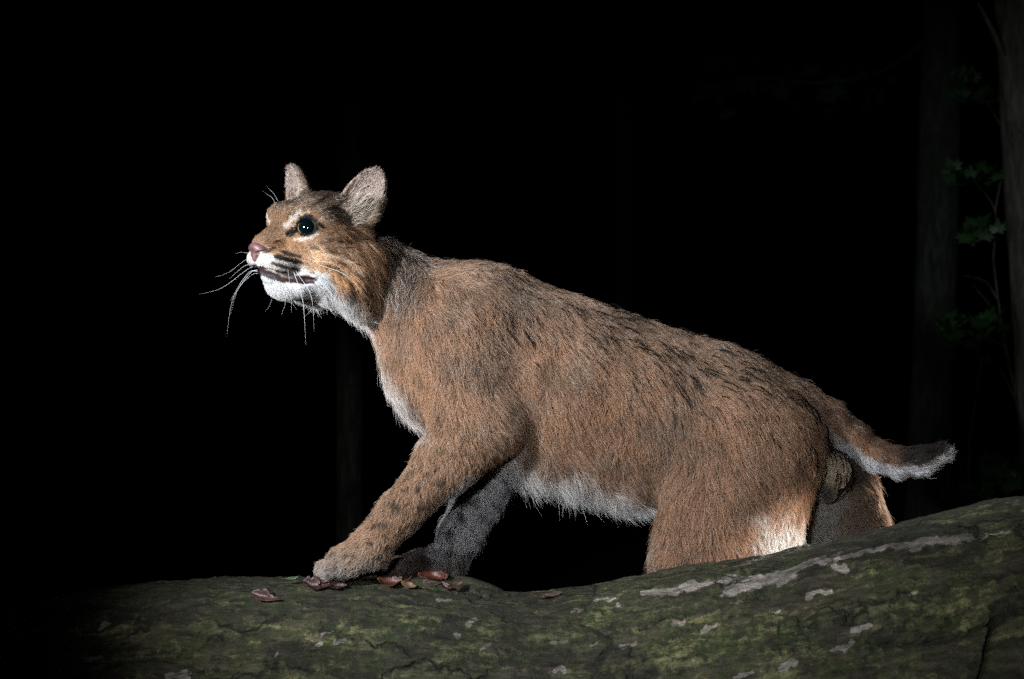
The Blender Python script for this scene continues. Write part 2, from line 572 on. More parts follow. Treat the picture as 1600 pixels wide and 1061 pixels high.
BOTY = [640, 690, 735, 735, 752, 760, 778, 800, 830]
TAX, TAY, TAR = [1250, 1292, 1330, 1366, 1400, 1435, 1468], [634, 654, 682, 709, 720, 720, 708], [34, 27, 22, 19, 18, 17, 13]

def region_weights(q):
    d, gd = field(body, cuts, q, GROUPS)
    W = np.stack([np.exp(-np.clip(gd[g], -30, 60) / 5.0) for g in GROUPS], 1)
    # near/far far surfaces: the group whose surface lies closest wins
    W = np.stack([np.exp(-np.abs(np.clip(gd[g], -60, 80)) / 5.0) for g in GROUPS], 1)
    return W / W.sum(1, keepdims=True)

def coat(q, n, W):
    """albedo and hair length of the coat at surface points"""
    g = {k: W[:, i] for i, k in enumerate(GROUPS)}
    x, r = image_xy(q)
    N = len(q)
    nz1 = fbm(q / 46.0, 3, 11); nz2 = fbm(q / 14.0, 3, 23); nz3 = fbm(q / 6.0, 2, 31)
    c = np.tile(TAWNY, (N, 1))
    def mixc(col, w):
        nonlocal c
        w = np.clip(w, 0, 1)[:, None]
        c = c * (1 - w) + np.asarray(col) * w
    L = np.full(N, 19.0)
    # ---- trunk
    mixc(GREYB, smooth(-0.05, 0.6, nz1) * 0.55)
    mixc(ORANGE, smooth(0.0, 0.6, -nz1) * 0.6)
    top = np.interp(x, TOPX, TOPY)
    back = smooth(95, 5, r - top + nz2 * 18) * (x > 600)
    mixc(GREYB * 0.9, back * 0.6)
    mixc(DARK * 2, back * smooth(0.15, 0.6, nz2) * 0.28)
    mott = fbm(q / np.array([26.0, 26.0, 32.0]), 3, 91)
    mixc((0.19, 0.120, 0.078), smooth(0.02, 0.42, mott) * 0.55 * (x > 560))
    mixc((0.47, 0.30, 0.20), smooth(0.05, 0.45, -mott) * 0.35 * (x > 560))
    # fold shading painted into the coat behind the shoulder and at the flank
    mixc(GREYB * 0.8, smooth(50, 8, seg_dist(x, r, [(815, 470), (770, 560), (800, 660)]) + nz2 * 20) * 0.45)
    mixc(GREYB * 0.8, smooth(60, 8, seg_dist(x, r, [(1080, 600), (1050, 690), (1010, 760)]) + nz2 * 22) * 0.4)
    # nape
    nape = smooth(64, 4, seg_dist(x, r, [(618, 380), (640, 400), (625, 450)]) + nz2 * 10)
    mixc((0.20, 0.16, 0.135), nape * 0.7)
    # belly and chest
    bot = np.interp(x, BOTX, BOTY)
    trunk = np.clip(g['torso'] + g['neck'] + g['near_hind'] * (x < 1030), 0, 1)
    belly = smooth(-62, -8, r - bot + nz2 * 16) * (x > 745) * (x < 1045) * trunk
    mixc((0.36, 0.29, 0.24), belly * 0.6)
    mixc(WHITE, np.maximum(smooth(-34, -6, r - bot + nz2 * 22) * (x > 735) * (x < 1010) * trunk, smooth(-0.62, -0.95, n[:, 2] + nz2 * 0.2) * trunk * (x > 700) * (x < 985)))
    front = np.interp(r, [440, 500, 560, 620, 690, 740], [548, 548, 570, 604, 652, 700])
    chest = smooth(42, 4, x - front + nz2 * 12) * (r > 480) * (r < 730) * (g['torso'] + g['neck'] + 0.7 * g['near_fore'] * (r < 690))
    mixc((0.80, 0.79, 0.78), chest)
    # ---- fore legs
    spot = smooth(0.26, 0.46, vnoise(q / 7.2, 5)) * smooth(640, 700, r)
    nf = g['near_fore']
    mixc((0.40, 0.250, 0.158), nf * smooth(640, 700, r) * 0.7)
    mixc((0.36, 0.28, 0.215), nf * smooth(835, 880, r) * 0.6)
    mixc(DARK * 2.0, nf * spot * 0.78)
    axis = np.interp(r, [690, 735, 800, 850, 890], [760, 690, 628, 590, 545])
    under = smooth(22, 42, (x - axis) * 0.77 + nz2 * 6) * (r > 735)
    mixc((0.50, 0.47, 0.45), nf * np.maximum(under, smooth(-0.1, 0.5, n[:, 1]) * (r > 720)) * 0.9)
    mixc((0.50, 0.46, 0.43), nf * smooth(866, 905, r + nz2 * 8) * 0.8)
    ff = g['far_fore']
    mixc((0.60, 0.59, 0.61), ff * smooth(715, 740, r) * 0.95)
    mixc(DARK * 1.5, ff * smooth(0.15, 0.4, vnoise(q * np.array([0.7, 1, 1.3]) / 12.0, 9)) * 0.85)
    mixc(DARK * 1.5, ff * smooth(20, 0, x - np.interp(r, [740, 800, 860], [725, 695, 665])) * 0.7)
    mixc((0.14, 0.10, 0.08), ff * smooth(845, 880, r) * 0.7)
    # ---- hind legs
    nh, fh = g['near_hind'], g['far_hind']
    mixc((0.33, 0.175, 0.10), nh * smooth(0, 0.5, nz1) * 0.6)
    mixc(DARK * 4, nh * smooth(0.32, 0.6, vnoise(q / 16.0, 15)) * smooth(760, 840, r) * 0.35)
    mixc((0.82, 0.78, 0.72), nh * smooth(1148, 1222, x + nz2 * 46) * smooth(785, 848, r + nz1 * 30 + nz2 * 22))  # pale inner thigh fur, whitened to paint in the strobe's bright patch
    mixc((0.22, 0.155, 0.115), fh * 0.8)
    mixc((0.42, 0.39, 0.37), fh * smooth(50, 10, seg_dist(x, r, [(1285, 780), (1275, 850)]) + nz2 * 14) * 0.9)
    mixc((0.06, 0.045, 0.035), (fh + nh + g['torso'] + g['pouch']) * smooth(34, 10, seg_dist(x, r, [(1300, 685), (1335, 730)])) * (x > 1288) * 0.8)
    # ---- pouch
    mixc((0.56, 0.46, 0.35), g['pouch'] * smooth(700, 720, r))
    mixc((0.10, 0.08, 0.07), g['pouch'] * smooth(18, 6, np.hypot(x - 1292, r - 770)))
    # ---- tail
    t = g['tail'] * smooth(1262, 1300, x)
    rel = (r - np.interp(x, TAX, TAY)) / np.interp(x, TAX, TAR)
    mixc((0.33, 0.175, 0.10), t * 0.8)
    mixc(DARK * 1.6, t * smooth(0.25, 0.55, vnoise(q / 12.0, 19)) * 0.6)
    mixc(DARK * 1.4, t * smooth(1378, 1415, x + nz2 * 12) * smooth(0.55, 0.1, rel + nz2 * 0.2))
    mixc(DARK * 1.6, t * smooth(-0.2, -0.8, rel) * 0.6)
    mixc((0.70, 0.69, 0.70), t * smooth(0.2, 0.6, rel + nz2 * 0.2))
    mixc((0.60, 0.60, 0.62), t * smooth(1472, 1482, x + nz2 * 4))
    # ---- head
    hd = np.clip(g['head'] + g['ear'], 0, 1)
    hq = to_head(q); far = hq[:, 1] < 0
    hq2 = hq.copy(); hq2[:, 1] = np.abs(hq[:, 1])
    mx, mr = image_xy(hq2 @ HR + HC)
    c0 = c.copy()
    jx, jr = mx + nz3 * 2.2, mr + nz3 * 2.2
    mixc((0.40, 0.245, 0.150), 1.0 + 0 * x)
    mixc((0.20, 0.115, 0.07), smooth(0.0, 0.4, fbm(hq2 * np.array([0.45, 1.0, 1.7]) / 6.5, 2, 41)) * 0.7)
    cheek = smooth(48, 25, hq[:, 0]) * smooth(30, 10, hq[:, 2]) * smooth(-95, -70, hq[:, 2])
    cn = fbm(np.stack([hq2[:, 0] / 17.0, hq2[:, 1] / 9.0, (hq2[:, 2] - 0.35 * hq2[:, 0]) / 5.0], 1), 2, 53)
    mixc((0.66, 0.43, 0.27), cheek * smooth(0.05, 0.4, cn) * 0.8)
    mixc((0.10, 0.055, 0.03), cheek * smooth(-0.1, -0.45, cn) * 0.75)
    crown = smooth(20, 52, hq[:, 2])
    mixc((0.155, 0.108, 0.072), crown * 0.85)
    mixc((0.04, 0.03, 0.022), crown * smooth(0.0, 0.3, fbm(hq2 * np.array([0.7, 1.5, 0.7]) / 7.0, 2, 47)) * 0.75)
    for pts, hw, so, col, st in FACE:
        mixc(col, smooth(hw + so, max(hw - so * 0.5, 0), seg_dist(jx, jr, pts)) * st)
    under_j = smooth(-0.35, -0.8, n[:, 2]) * smooth(-60, -85, hq[:, 2])
    mixc((0.80, 0.79, 0.78), under_j)
    ear = smooth(66, 78, hq[:, 2]) * np.clip(g['ear'] * 1.3, 0, 1)
    mixc((0.33, 0.235, 0.18), ear)
    for sgn, (cw, c2w, Mw, bw) in zip((1, -1), EARS):
        d1 = (q - c2w) @ Mw.T
        inner = smooth(4, -2, d1[:, 2] * -1) * 0
        ins = ((n @ Mw[2]) > 0.15) & (np.abs(d1[:, 0]) < 26) & (hq[:, 1] * sgn > 0)
        mixc((0.44, 0.34, 0.29), ear * ins * 0.8)
        ear_in = np.maximum(ear_in, ins * 1.0) if sgn < 0 else ins * 1.0
        outs = ((n @ Mw[2]) < -0.2) & (hq[:, 1] * sgn > 0)
        mixc(DARK * 2.2, ear * outs * smooth(6, 16, np.linalg.norm((q - cw), axis=1)) * 0.85)
    c = c0 * (1 - hd[:, None]) + c * hd[:, None]

    # ---- length
    def mixl(v, w):
        nonlocal L
        w = np.clip(w, 0, 1)
        L = L * (1 - w) + v * w
    mixl(38, belly)
    mixl(36, chest)
    mixl(24, nape)
    mixl(14, g['near_fore'] * smooth(640, 720, r)); mixl(9, (g['near_fore']) * smooth(780, 850, r))
    mixl(18, g['far_fore'] * smooth(730, 790, r))
    mixl(20, g['near_hind']); mixl(22 + 10 * smooth(1350, 1385, x), g['far_hind']); mixl(11, (g['near_hind'] + g['far_hind']) * smooth(920, 960, r))
    mixl(16, t); mixl(9, g['pouch'])
    hl = np.interp(hq[:, 0], [-60, -20, 20, 50, 75, 100, 120], [30, 26, 16, 9, 6.5, 5, 3.5])
    hl = np.where(hq[:, 2] > 25, np.minimum(hl, 10), hl)
    hl = np.where((hq[:, 2] < -74) & (hq[:, 0] > 30), 6.5, hl)
    hl = np.where((hq[:, 2] < -84) & (hq[:, 0] < 30), 26, hl)
    de = np.linalg.norm(hq2 - EYE, axis=1)
    hl = np.minimum(hl, np.interp(de, [18, 26, 40], [3.0, 5.0, 30]))
    dl = np.full(N, 1e3)
    for a, b in zip(LIP[:-1], LIP[1:]):
        a, b = np.array(a, float), np.array(b, float)
        tt = np.clip(((hq2 - a) @ (b - a)) / ((b - a) @ (b - a)), 0, 1)
        dl = np.minimum(dl, np.linalg.norm(hq2 - a - tt[:, None] * (b - a), axis=1))
    hl = np.where(ear > 0.5, 4.0 + 2.5 * ear_in, hl)
    hl = np.where(dl < 14, np.minimum(hl, 1.2 + 0.34 * np.clip(dl - 6, 0, 20)), hl)
    mixl(hl, hd)
    L = L * (1 + 0.28 * nz1 * (1 - hd))
    # ---- bare places
    bare = de < EYE_R + 2.2
    lip = (dl < 6.0) & (hq[:, 0] > 52)
    nose = (np.hypot((hq[:, 0] - 129) / 12, hq[:, 1] / 13) ** 2 + ((hq[:, 2] + 34) / 14) ** 2) < 1
    return c, L, bare, lip & (hd > 0.5), nose & (hd > 0.5), hd

# combing: body directions in the picture plane (x, z), head directions in the head frame
COMB = np.array([(620, 390, .5, -.85), (632, 440, .1, -1), (700, 400, .9, -.25), (750, 415, .95, -.3), (850, 460, .72, -.7), (950, 490, .62, -.78), (920, 540, .6, -.8), (1030, 570, .55, -.83), (1150, 620, .5, -.86),
    (1100, 530, .6, -.8), (1220, 575, .62, -.78), (1285, 640, .6, -.8), (900, 600, .55, -.83), (1000, 700, .5, -.86), (850, 720, .3, -.95), (950, 760, .3, -.95),
    (590, 560, -.15, -1), (640, 660, -.1, -1), (560, 500, -.1, -1), (690, 560, .3, -.95), (750, 640, .45, -.9), (790, 690, .6, -.8), (700, 700, .15, -1), (640, 780, -.2, -1),
    (590, 840, -.45, -.9), (530, 880, -.9, -.4), (740, 780, .2, -1), (700, 860, -.1, -1), (640, 885, -.9, -.4), (1150, 680, .35, -.95), (1050, 830, -.15, -1), (1060, 750, .05, -1),
    (1180, 850, .3, -.95), (1290, 800, .3, -.95), (1370, 800, .75, -.65), (1300, 735, .2, -.9), (1320, 660, .8, -.6), (1370, 705, .85, -.5), (1430, 718, .97, .0), (1480, 705, .9, .35), (1200, 1000, -.3, -.9)], float)
HCOMB = np.array([(92, 0, 5, -1, 0, .35), (60, 0, 42, -.8, 0, .6), (20, 0, 72, -1, 0, .2), (-20, 0, 78, -1, 0, 0), (66, 30, 34, -.7, .3, .6), (30, 60, 20, -.95, .2, -.05), (10, 72, -20, -.9, .1, -.4),
    (-20, 78, -40, -.7, .1, -.75), (-35, 78, -80, -.35, .1, -1), (0, 55, -95, -.4, .1, -.95), (40, 60, -30, -.95, .2, -.3), (60, 50, -15, -.95, .35, -.15), (95, 28, -35, -.8, .6, -.1), (80, 34, -52, -.9, .35, .1), (110, 12, -50, -.7, .7, .15),
    (92, 0, -85, -.55, 0, -.85), (60, 25, -98, -.75, 0, -.65), (10, 0, -108, -.6, 0, -.8), (60, 55, 12, -.9, .4, .1), (-25, 60, 85, -.2, .3, .95), (-33, 78, 118, -.2, .3, .95)], float)

def comb(q, n, hd, earw):
    x, r = image_xy(q)
    out = np.zeros((len(q), 3)); w = np.zeros(len(q))
    for cx, cr, dx, dz in COMB:
        k = 1.0 / (((x - cx) ** 2 + (r - cr) ** 2) + 300.0) ** 1.6
        out[:, 0] += k * dx; out[:, 2] += k * dz; w += k
    out /= w[:, None]
    hq = to_head(q); sg = np.where(hq[:, 1] < 0, -1.0, 1.0)
    ho = np.zeros((len(q), 3)); w = np.zeros(len(q))
    for f, u, ww, df, du, dw in HCOMB:
        k = 1.0 / (((hq[:, 0] - f) ** 2 + (np.abs(hq[:, 1]) - u) ** 2 + (hq[:, 2] - ww) ** 2) + 60.0) ** 1.6
        ho[:, 0] += k * df; ho[:, 1] += k * du; ho[:, 2] += k * dw; w += k
    ho /= w[:, None]; ho[:, 1] *= sg
    ho = ho @ HR
    out = norm(out) * (1 - hd[:, None]) + norm(ho) * hd[:, None]
    out = out - n * (out * n).sum(1, keepdims=True)
    return norm(out)

# ---- the cat as one object
CAT_LOC = Vector(world(P(900, 905, 90)))
cat = empty('bobcat', CAT_LOC, 'spotted tawny bobcat striding over a fallen log, head raised, short tail held out', 'bobcat')

bv, bq = polygonise(body, cuts, 2.6)
gn = norm(gradient(body, cuts, bv))
BW = region_weights(bv)
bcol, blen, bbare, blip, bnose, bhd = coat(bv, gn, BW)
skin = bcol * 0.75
skin[bbare] = (0.012, 0.010, 0.010)
skin[blip] = (0.022, 0.010, 0.012)
skin[bnose] = (0.10, 0.05, 0.05)
t = NT('cat_skin')
at = t.n('Attribute', attribute_name='coat')
t.l(at.outputs['Color'], t.b.inputs['Base Color'])
t.b.inputs['Roughness'].default_value = 0.55
t.b.inputs['Specular IOR Level'].default_value = 0.35
body_o = mesh_object('body', bv, bq, t.m, cat)
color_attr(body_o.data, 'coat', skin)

# ---- fur
def make_fur():
    tri = np.concatenate([bq[:, [0, 1, 2]], bq[:, [0, 2, 3]]])
    A, B, C = bv[tri[:, 0]], bv[tri[:, 1]], bv[tri[:, 2]]
    area = 0.5 * np.linalg.norm(np.cross(B - A, C - A), axis=1)
    Lf = blen[tri].mean(1)
    Wt = BW[tri].mean(1)
    dens = 0.26 + 0 * area
    gi = {k: i for i, k in enumerate(GROUPS)}
    hdm = bhd[tri].mean(1)
    dens = np.where(Lf < 15, 0.42, dens)
    dens = np.where(hdm > 0.5, 0.62, dens)
    dens = np.where(Lf < 7, 0.95, dens)
    dens = np.where(Wt[:, gi['far_fore']] + Wt[:, gi['far_hind']] + Wt[:, gi['pouch']] > 0.5, 0.62, dens)
    cx, cr = image_xy((A + B + C) / 3)
    dens = np.where(cr > 930, 0.16, dens)
    far = ((gn[tri].mean(1))[:, 1] > 0.45) & (hdm < 0.5)
    dens = np.where(far, dens * 0.55, dens)
    ex = area * dens
    N = int(ex.sum() * FUR_AMOUNT)
    cdf = np.cumsum(ex); cdf /= cdf[-1]
    ti = np.searchsorted(cdf, rng.random(N))
    r1, r2 = np.sqrt(rng.random(N)), rng.random(N)
    b = np.stack([1 - r1, r1 * (1 - r2), r1 * r2], 1)
    T = tri[ti]
    def ip(v):
        return sum(v[T[:, k]] * (b[:, k] if v.ndim == 1 else b[:, k:k + 1]) for k in range(3))
    q = ip(bv); n = norm(ip(gn)); W = ip(BW)
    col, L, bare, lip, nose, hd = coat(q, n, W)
    keep = ~(bare | lip | nose)
    q, n, W, col, L, hd = q[keep], n[keep], W[keep], col[keep], L[keep], hd[keep]
    N = len(q)
    d = comb(q, n, hd, W[:, gi['ear']])
    L = np.where(W[:, gi['pouch']] > 0.5, 7.0, L)
    # the fine swirl of a real coat
    sw = (np.stack([fbm(q / 55.0, 2, 61), fbm(q / 55.0, 2, 62), fbm(q / 55.0, 2, 63)], 1) * 0.75 + np.stack([fbm(q / 15.0, 2, 64), fbm(q / 15.0, 2, 65), fbm(q / 15.0, 2, 66)], 1) * 0.65) * (1 - 0.6 * hd)[:, None]
    d = d + sw; d = norm(d - n * (d * n).sum(1, keepdims=True))
    # kinds of hair: undercoat and longer guard hairs
    u = rng.random(N)
    guard = u > 0.88
    Lr = L * (0.62 + 0.35 * rng.random(N))
    Lr = np.where(guard, L * (0.95 + 0.45 * rng.random(N)), Lr)
    lift = np.where(guard, 0.30, 0.38) + 0.11 * rng.standard_normal(N)
    lift = np.clip(lift, 0.08, 0.9)
    lift = np.where(W[:, gi['ear']] > 0.4, lift * 0.4, lift)
    lift = np.where(hd > 0.5, lift * 0.66, lift * (1 - 0.35 * smooth(120, 20, image_xy(q)[1] - np.interp(image_xy(q)[0], TOPX, TOPY))))
    # long pale hairs inside the ears
    for sgn, (cw, c2w, Mw, bw) in zip((1, -1), EARS):
        lq_ = (q - c2w) @ Mw.T
        sel = ((n @ Mw[2]) > 0.1) & (W[:, gi['ear']] > 0.3) & (np.abs(lq_[:, 0]) < 19) & (lq_[:, 1] < 2) & (rng.random(N) < 0.06) & (to_head(q)[:, 1] * sgn > 0)
        Lr[sel] = 14 + 12 * rng.random(sel.sum()); lift[sel] = 0.35
        d[sel] = norm(d[sel] * 0.6 + Mw[1] * 0.8 + Mw[0] * 0.25 * sgn)
        col[sel] = np.array([0.60, 0.52, 0.45]) * (0.75 + 0.4 * rng.random((sel.sum(), 1)))
    # clumps
    cs = np.clip(L * 0.36, 2.2, 9.0)
    cs = np.where(L < 8, 2.6, np.where(L < 18, 4.5, np.where(L < 30, 6.0, 8.5)))
    jit = np.stack([vnoise(q / 5.0, 71), vnoise(q / 5.0, 72), vnoise(q / 5.0, 73)], 1) * 3.0
    key = np.floor((q + jit) / cs[:, None]).astype(np.int64) + 4000
    kk = (key[:, 0] * 9001 + key[:, 1]) * 9001 + key[:, 2] + (cs * 10).astype(np.int64) * 10 ** 13
    _, inv = np.unique(kk, return_inverse=True)
    M = inv.max() + 1
    cnt = np.bincount(inv, minlength=M)
    cen = np.stack([np.bincount(inv, q[:, k], M) for k in range(3)], 1) / cnt[:, None]
    crnd = rng.standard_normal((M, 3)); clen = 0.86 + 0.28 * rng.random(M); cshade = rng.random(M)
    Lr = Lr * clen[inv]
    d2 = d + crnd[inv] * 0.22 + rng.standard_normal((N, 3)) * np.where(guard, 0.16, 0.17)[:, None]
    d2 = norm(d2 - n * ((d2 * n).sum(1, keepdims=True) * 0.8))
    cl = np.where(guard, 0.25, 0.48) + 0.15 * rng.standard_normal(N)
    cl = np.clip(cl, 0, 0.85) * np.where(hd > 0.5, 0.6, 1.0)
    K = 5
    pts = np.zeros((N, K, 3), np.float32)
    grav = np.array([0, 0, -1.0])
    wig = rng.standard_normal((N, 3)); wig2 = rng.standard_normal((N, 3))
    gw = np.interp(L, [8, 20, 40], [0.02, 0.08, 0.28])
    for k in range(K):
        s = k / (K - 1)
        along = d2 * (s ** 1.15)[..., None] if not np.isscalar(s) else d2 * s ** 1.15
        up = n * (lift * (1.55 * s - 0.75 * s * s))[:, None]
        p = q + Lr[:, None] * (along * 0.92 + up) + grav * (Lr * gw * s * s)[:, None]
        p = p + (wig * math.sin(3.1 * s) * 0.035 + wig2 * math.sin(6.0 * s) * 0.02) * Lr[:, None]
        off = (cen[inv] - q); off = off - n * (off * n).sum(1, keepdims=True)
        p = p + off * (cl * s ** 1.3)[:, None]
        pts[:, k] = p
    # colour variation strand by strand
    v = rng.random(N)
    lum = col.mean(1)
    mult = np.exp(rng.standard_normal(N) * 0.07 + (cshade[inv] - 0.5) * 0.26)
    col = col * mult[:, None]
    xq, rq = image_xy(q)
    back = smooth(150, 20, rq - np.interp(xq, TOPX, TOPY)) * (hd < 0.5) * (xq > 600)
    mid = (lum > 0.10) & (lum < 0.42)
    griz = np.clip(smooth(18, 45, to_head(q)[:, 2]) * (hd > 0.5) + smooth(50, 15, seg_dist(xq, rq, [(618, 372), (640, 395), (632, 455)])) * (hd < 0.5), 0, 1)
    dk = mid & (v < 0.012 + 0.06 * back + 0.22 * griz)
    col[dk] = DARK * 1.4 + 0.02
    wh = mid & (v > 0.978 - 0.12 * griz)
    col[wh] = (0.55, 0.50, 0.46)
    col = np.clip(col, 0.006, 0.9)
    # long black guard hairs lying in thin broken streaks along the back
    ok = np.nonzero((back > 0.01) & (n[:, 1] < 0.5) & (W[:, gi['tail']] < 0.3) & (W[:, gi['near_fore']] < 0.6))[0]
    dd_ = rq[ok] - np.interp(xq[ok], TOPX, TOPY)
    pr = np.interp(dd_, [0, 25, 55, 110, 160], [0.3, 0.8, 1.0, 0.6, 0.15]) * np.interp(xq[ok], [600, 800, 1000, 1250], [0.35, 0.8, 1.2, 1.0])
    seeds = rng.choice(ok, 330, replace=False, p=pr / pr.sum())
    path = [q[seeds] + n[seeds] * 7.0]
    stepl = 4.5 + 7.5 * rng.random(len(seeds))
    cur = path[0]; dirs = d[seeds]
    for k in range(1, K):
        cur = cur + dirs * stepl[:, None]
        g_ = norm(gradient(body, cuts, cur))
        cur = cur + g_ * (8.0 - k * 0.5 - field(body, cuts, cur))[:, None]
        z_ = np.zeros(len(cur))
        dirs = comb(cur, g_, z_, z_) + 0.9 * np.stack([fbm(cur / 55.0, 2, 61), fbm(cur / 55.0, 2, 62), fbm(cur / 55.0, 2, 63)], 1)
        dirs = norm(dirs - g_ * (dirs * g_).sum(1, keepdims=True))
        path.append(cur)
    path = np.stack(path, 1)
    reps = 3
    sp = np.repeat(path, reps, 0) + rng.standard_normal((len(path) * reps, 1, 3)) * 0.7 + rng.standard_normal((len(path) * reps, K, 3)) * 0.35
    sp[:, 0] = sp[:, 0] - np.repeat(n[seeds], reps, 0) * 5
    pts = np.concatenate([pts, sp.astype(np.float32)])
    col = np.concatenate([col, np.tile([0.010, 0.008, 0.007], (len(sp), 1)) * (0.7 + 1.2 * rng.random((len(sp), 1)))])
    guard = np.concatenate([guard, np.ones(len(sp), bool)]); hd = np.concatenate([hd, np.zeros(len(sp))])
    N = len(pts)
    hc = bpy.data.hair_curves.new('fur')
    hc.add_curves([K] * N)
    hc.points.foreach_set('position', world(pts.reshape(-1, 3)).astype(np.float32).ravel())
    r0 = np.where(guard, 0.26, 0.21) * np.where(hd > 0.5, 0.9, 1.0)
    r0[-len(sp):] = 0.28
    prof = np.array([0.9, 1.0, 0.85, 0.6, 0.12])
    rad = hc.attributes.get('radius') or hc.attributes.new('radius', 'FLOAT', 'POINT')
    rad.data.foreach_set('value', (r0[:, None] * prof[None] * S).astype(np.float32).ravel())
    ca = hc.attributes.new('coat', 'FLOAT_COLOR', 'CURVE')
    cc = np.ones((N, 4), np.float32); cc[:, :3] = col
    ca.data.foreach_set('color', cc.ravel())
    m = bpy.data.materials.new('fur')
    m.use_nodes = True
    tt = m.node_tree
    for nd in list(tt.nodes):
        if nd.type == 'BSDF_PRINCIPLED': tt.nodes.remove(nd)
    out = tt.nodes['Material Output']
    a = tt.nodes.new('ShaderNodeAttribute'); a.attribute_name = 'coat'
    ci = tt.nodes.new('ShaderNodeHairInfo')
    rp = tt.nodes.new('ShaderNodeValToRGB')
    el = rp.color_ramp.elements
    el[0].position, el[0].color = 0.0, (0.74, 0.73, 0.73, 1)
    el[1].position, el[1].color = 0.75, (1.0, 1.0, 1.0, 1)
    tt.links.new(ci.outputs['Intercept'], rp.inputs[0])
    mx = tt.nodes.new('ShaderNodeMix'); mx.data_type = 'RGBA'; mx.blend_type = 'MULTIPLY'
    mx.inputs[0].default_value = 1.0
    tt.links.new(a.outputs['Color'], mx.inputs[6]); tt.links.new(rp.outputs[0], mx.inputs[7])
    def hair(comp, ru, rv, col):
        h = tt.nodes.new('ShaderNodeBsdfHair'); h.component = comp
        h.inputs['RoughnessU'].default_value = ru; h.inputs['RoughnessV'].default_value = rv
        if col is None: tt.links.new(mx.outputs[2], h.inputs['Color'])
        else: h.inputs['Color'].default_value = col
        return h.outputs[0]
    def blend(f, a_, b_):
        x = tt.nodes.new('ShaderNodeMixShader'); x.inputs[0].default_value = f
        tt.links.new(a_, x.inputs[1]); tt.links.new(b_, x.inputs[2])
        return x.outputs[0]
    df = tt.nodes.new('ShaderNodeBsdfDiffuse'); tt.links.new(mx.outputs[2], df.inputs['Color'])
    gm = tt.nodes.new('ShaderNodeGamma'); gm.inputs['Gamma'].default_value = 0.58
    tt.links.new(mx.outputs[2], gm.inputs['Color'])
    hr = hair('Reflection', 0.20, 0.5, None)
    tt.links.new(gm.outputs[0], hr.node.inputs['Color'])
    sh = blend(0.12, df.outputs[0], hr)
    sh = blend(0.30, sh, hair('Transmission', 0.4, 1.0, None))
    tt.links.new(sh, out.inputs['Surface'])
    hc.materials.append(m)
    o = bpy.data.objects.new('fur', hc)
    COL.objects.link(o)
    o.parent = body_o
    o.matrix_parent_inverse = parent_inverse(body_o)
    o['kind'] = 'stuff'
    return N
FUR_AMOUNT = 1.75
print('strands', make_fur())
#END_FUR

# ------------------------------------------------------------------ eyes, nose, whiskers
def cap_mesh(axis_start, axis_end, r, rings=10, seg=40):
    """part of a sphere between two polar angles about +Z"""
    v, f = [], []
    for i in range(rings + 1):
        th = axis_start + (axis_end - axis_start) * i / rings
        for j in range(seg):
            ph = 2 * math.pi * j / seg
            v.append((r * math.sin(th) * math.cos(ph), r * math.sin(th) * math.sin(ph), r * math.cos(th)))
    for i in range(rings):
        for j in range(seg):
            f.append((i * seg + j, (i + 1) * seg + j, (i + 1) * seg + (j + 1) % seg, i * seg + (j + 1) % seg))
    return np.array(v), f

M_EYE = simple_mat('eye_ball', (0.02, 0.016, 0.013), 0.12, 0.5, 1.0)
M_PUPIL = simple_mat('eye_pupil', (0.0006, 0.0028, 0.0042), 0.05, 0.5, 1.0)
t = NT('eye_iris')
tc = t.n('TexCoord'); no = t.n('TexNoise', i_Scale=900.0, i_Detail=3.0)
t.l(tc.outputs['Object'], no.inputs['Vector'])
t.l(t.ramp(no.outputs[0], [(0.3, (0.06, 0.047, 0.020)), (0.7, (0.20, 0.16, 0.075))]), t.b.inputs['Base Color'])
t.b.inputs['Roughness'].default_value = 0.25
t.b.inputs['Coat Weight'].default_value = 1.0
M_IRIS = t.m
for sgn in (1, -1):
    c = H(*(EYE * np.array([1, sgn, 1])))
    look = norm(norm((EYE_AX * np.array([1, sgn, 1])) @ HR) * 0.75 + norm(np.array([-300.0, -1500, 120]) - c) * 0.5)
    z = Vector(look); x = z.orthogonal().normalized(); y = z.cross(x)
    R = np.array([x, y, z])
    v, f = cap_mesh(0.0, math.pi, EYE_R, 20, 40)
    e = mesh_object('eye', v @ R + c, f, M_EYE, body_o)
    e.parent = cat; e.matrix_parent_inverse = parent_inverse(cat)
    v, f = cap_mesh(0.76, 0.99, EYE_R + 0.25, 6, 48)
    mesh_object('iris', v @ R + c, f, M_IRIS, e)
    v, f = cap_mesh(0.0, 0.77, EYE_R + 0.35, 12, 48)
    mesh_object('pupil', v @ R + c, f, M_PUPIL, e)

npr, nct = Prims(), Prims()
def nell(f, u, w, r, k=6):
    for sg in ((1, -1) if u else (1,)): npr.ell(H(f, sg * u, w), r, k, 'nose', HR)
nell(126, 0, -28, (10, 14, 8)); nell(123, 9, -33, (9, 7, 7.5)); nell(124, 0, -41, (8, 7, 10)); nell(114, 0, -34, (13, 13, 11)); nell(119, 14, -33, (8, 6.5, 7))
for sg in (1, -1):
    nct.rc(H(134, sg * 8, -38), 3.0, H(119, sg * 21, -33), 3.8, 2.0, 1.0, 'nose')
nct.rc(H(135, 0, -36), 0.8, H(133, 0, -52), 0.8, 1.5, 1.0, 'nose')
nv, nq = polygonise(npr, nct, 0.8)
t = NT('nose_skin')
tc = t.n('TexCoord')
vo = t.n('TexVoronoi', i_Scale=900.0); t.l(tc.outputs['Object'], vo.inputs['Vector'])
no = t.n('TexNoise', i_Scale=120.0, i_Detail=3.0); t.l(tc.outputs['Object'], no.inputs['Vector'])
t.l(t.ramp(no.outputs[0], [(0.35, (0.040, 0.020, 0.021)), (0.65, (0.125, 0.062, 0.064))]), t.b.inputs['Base Color'])
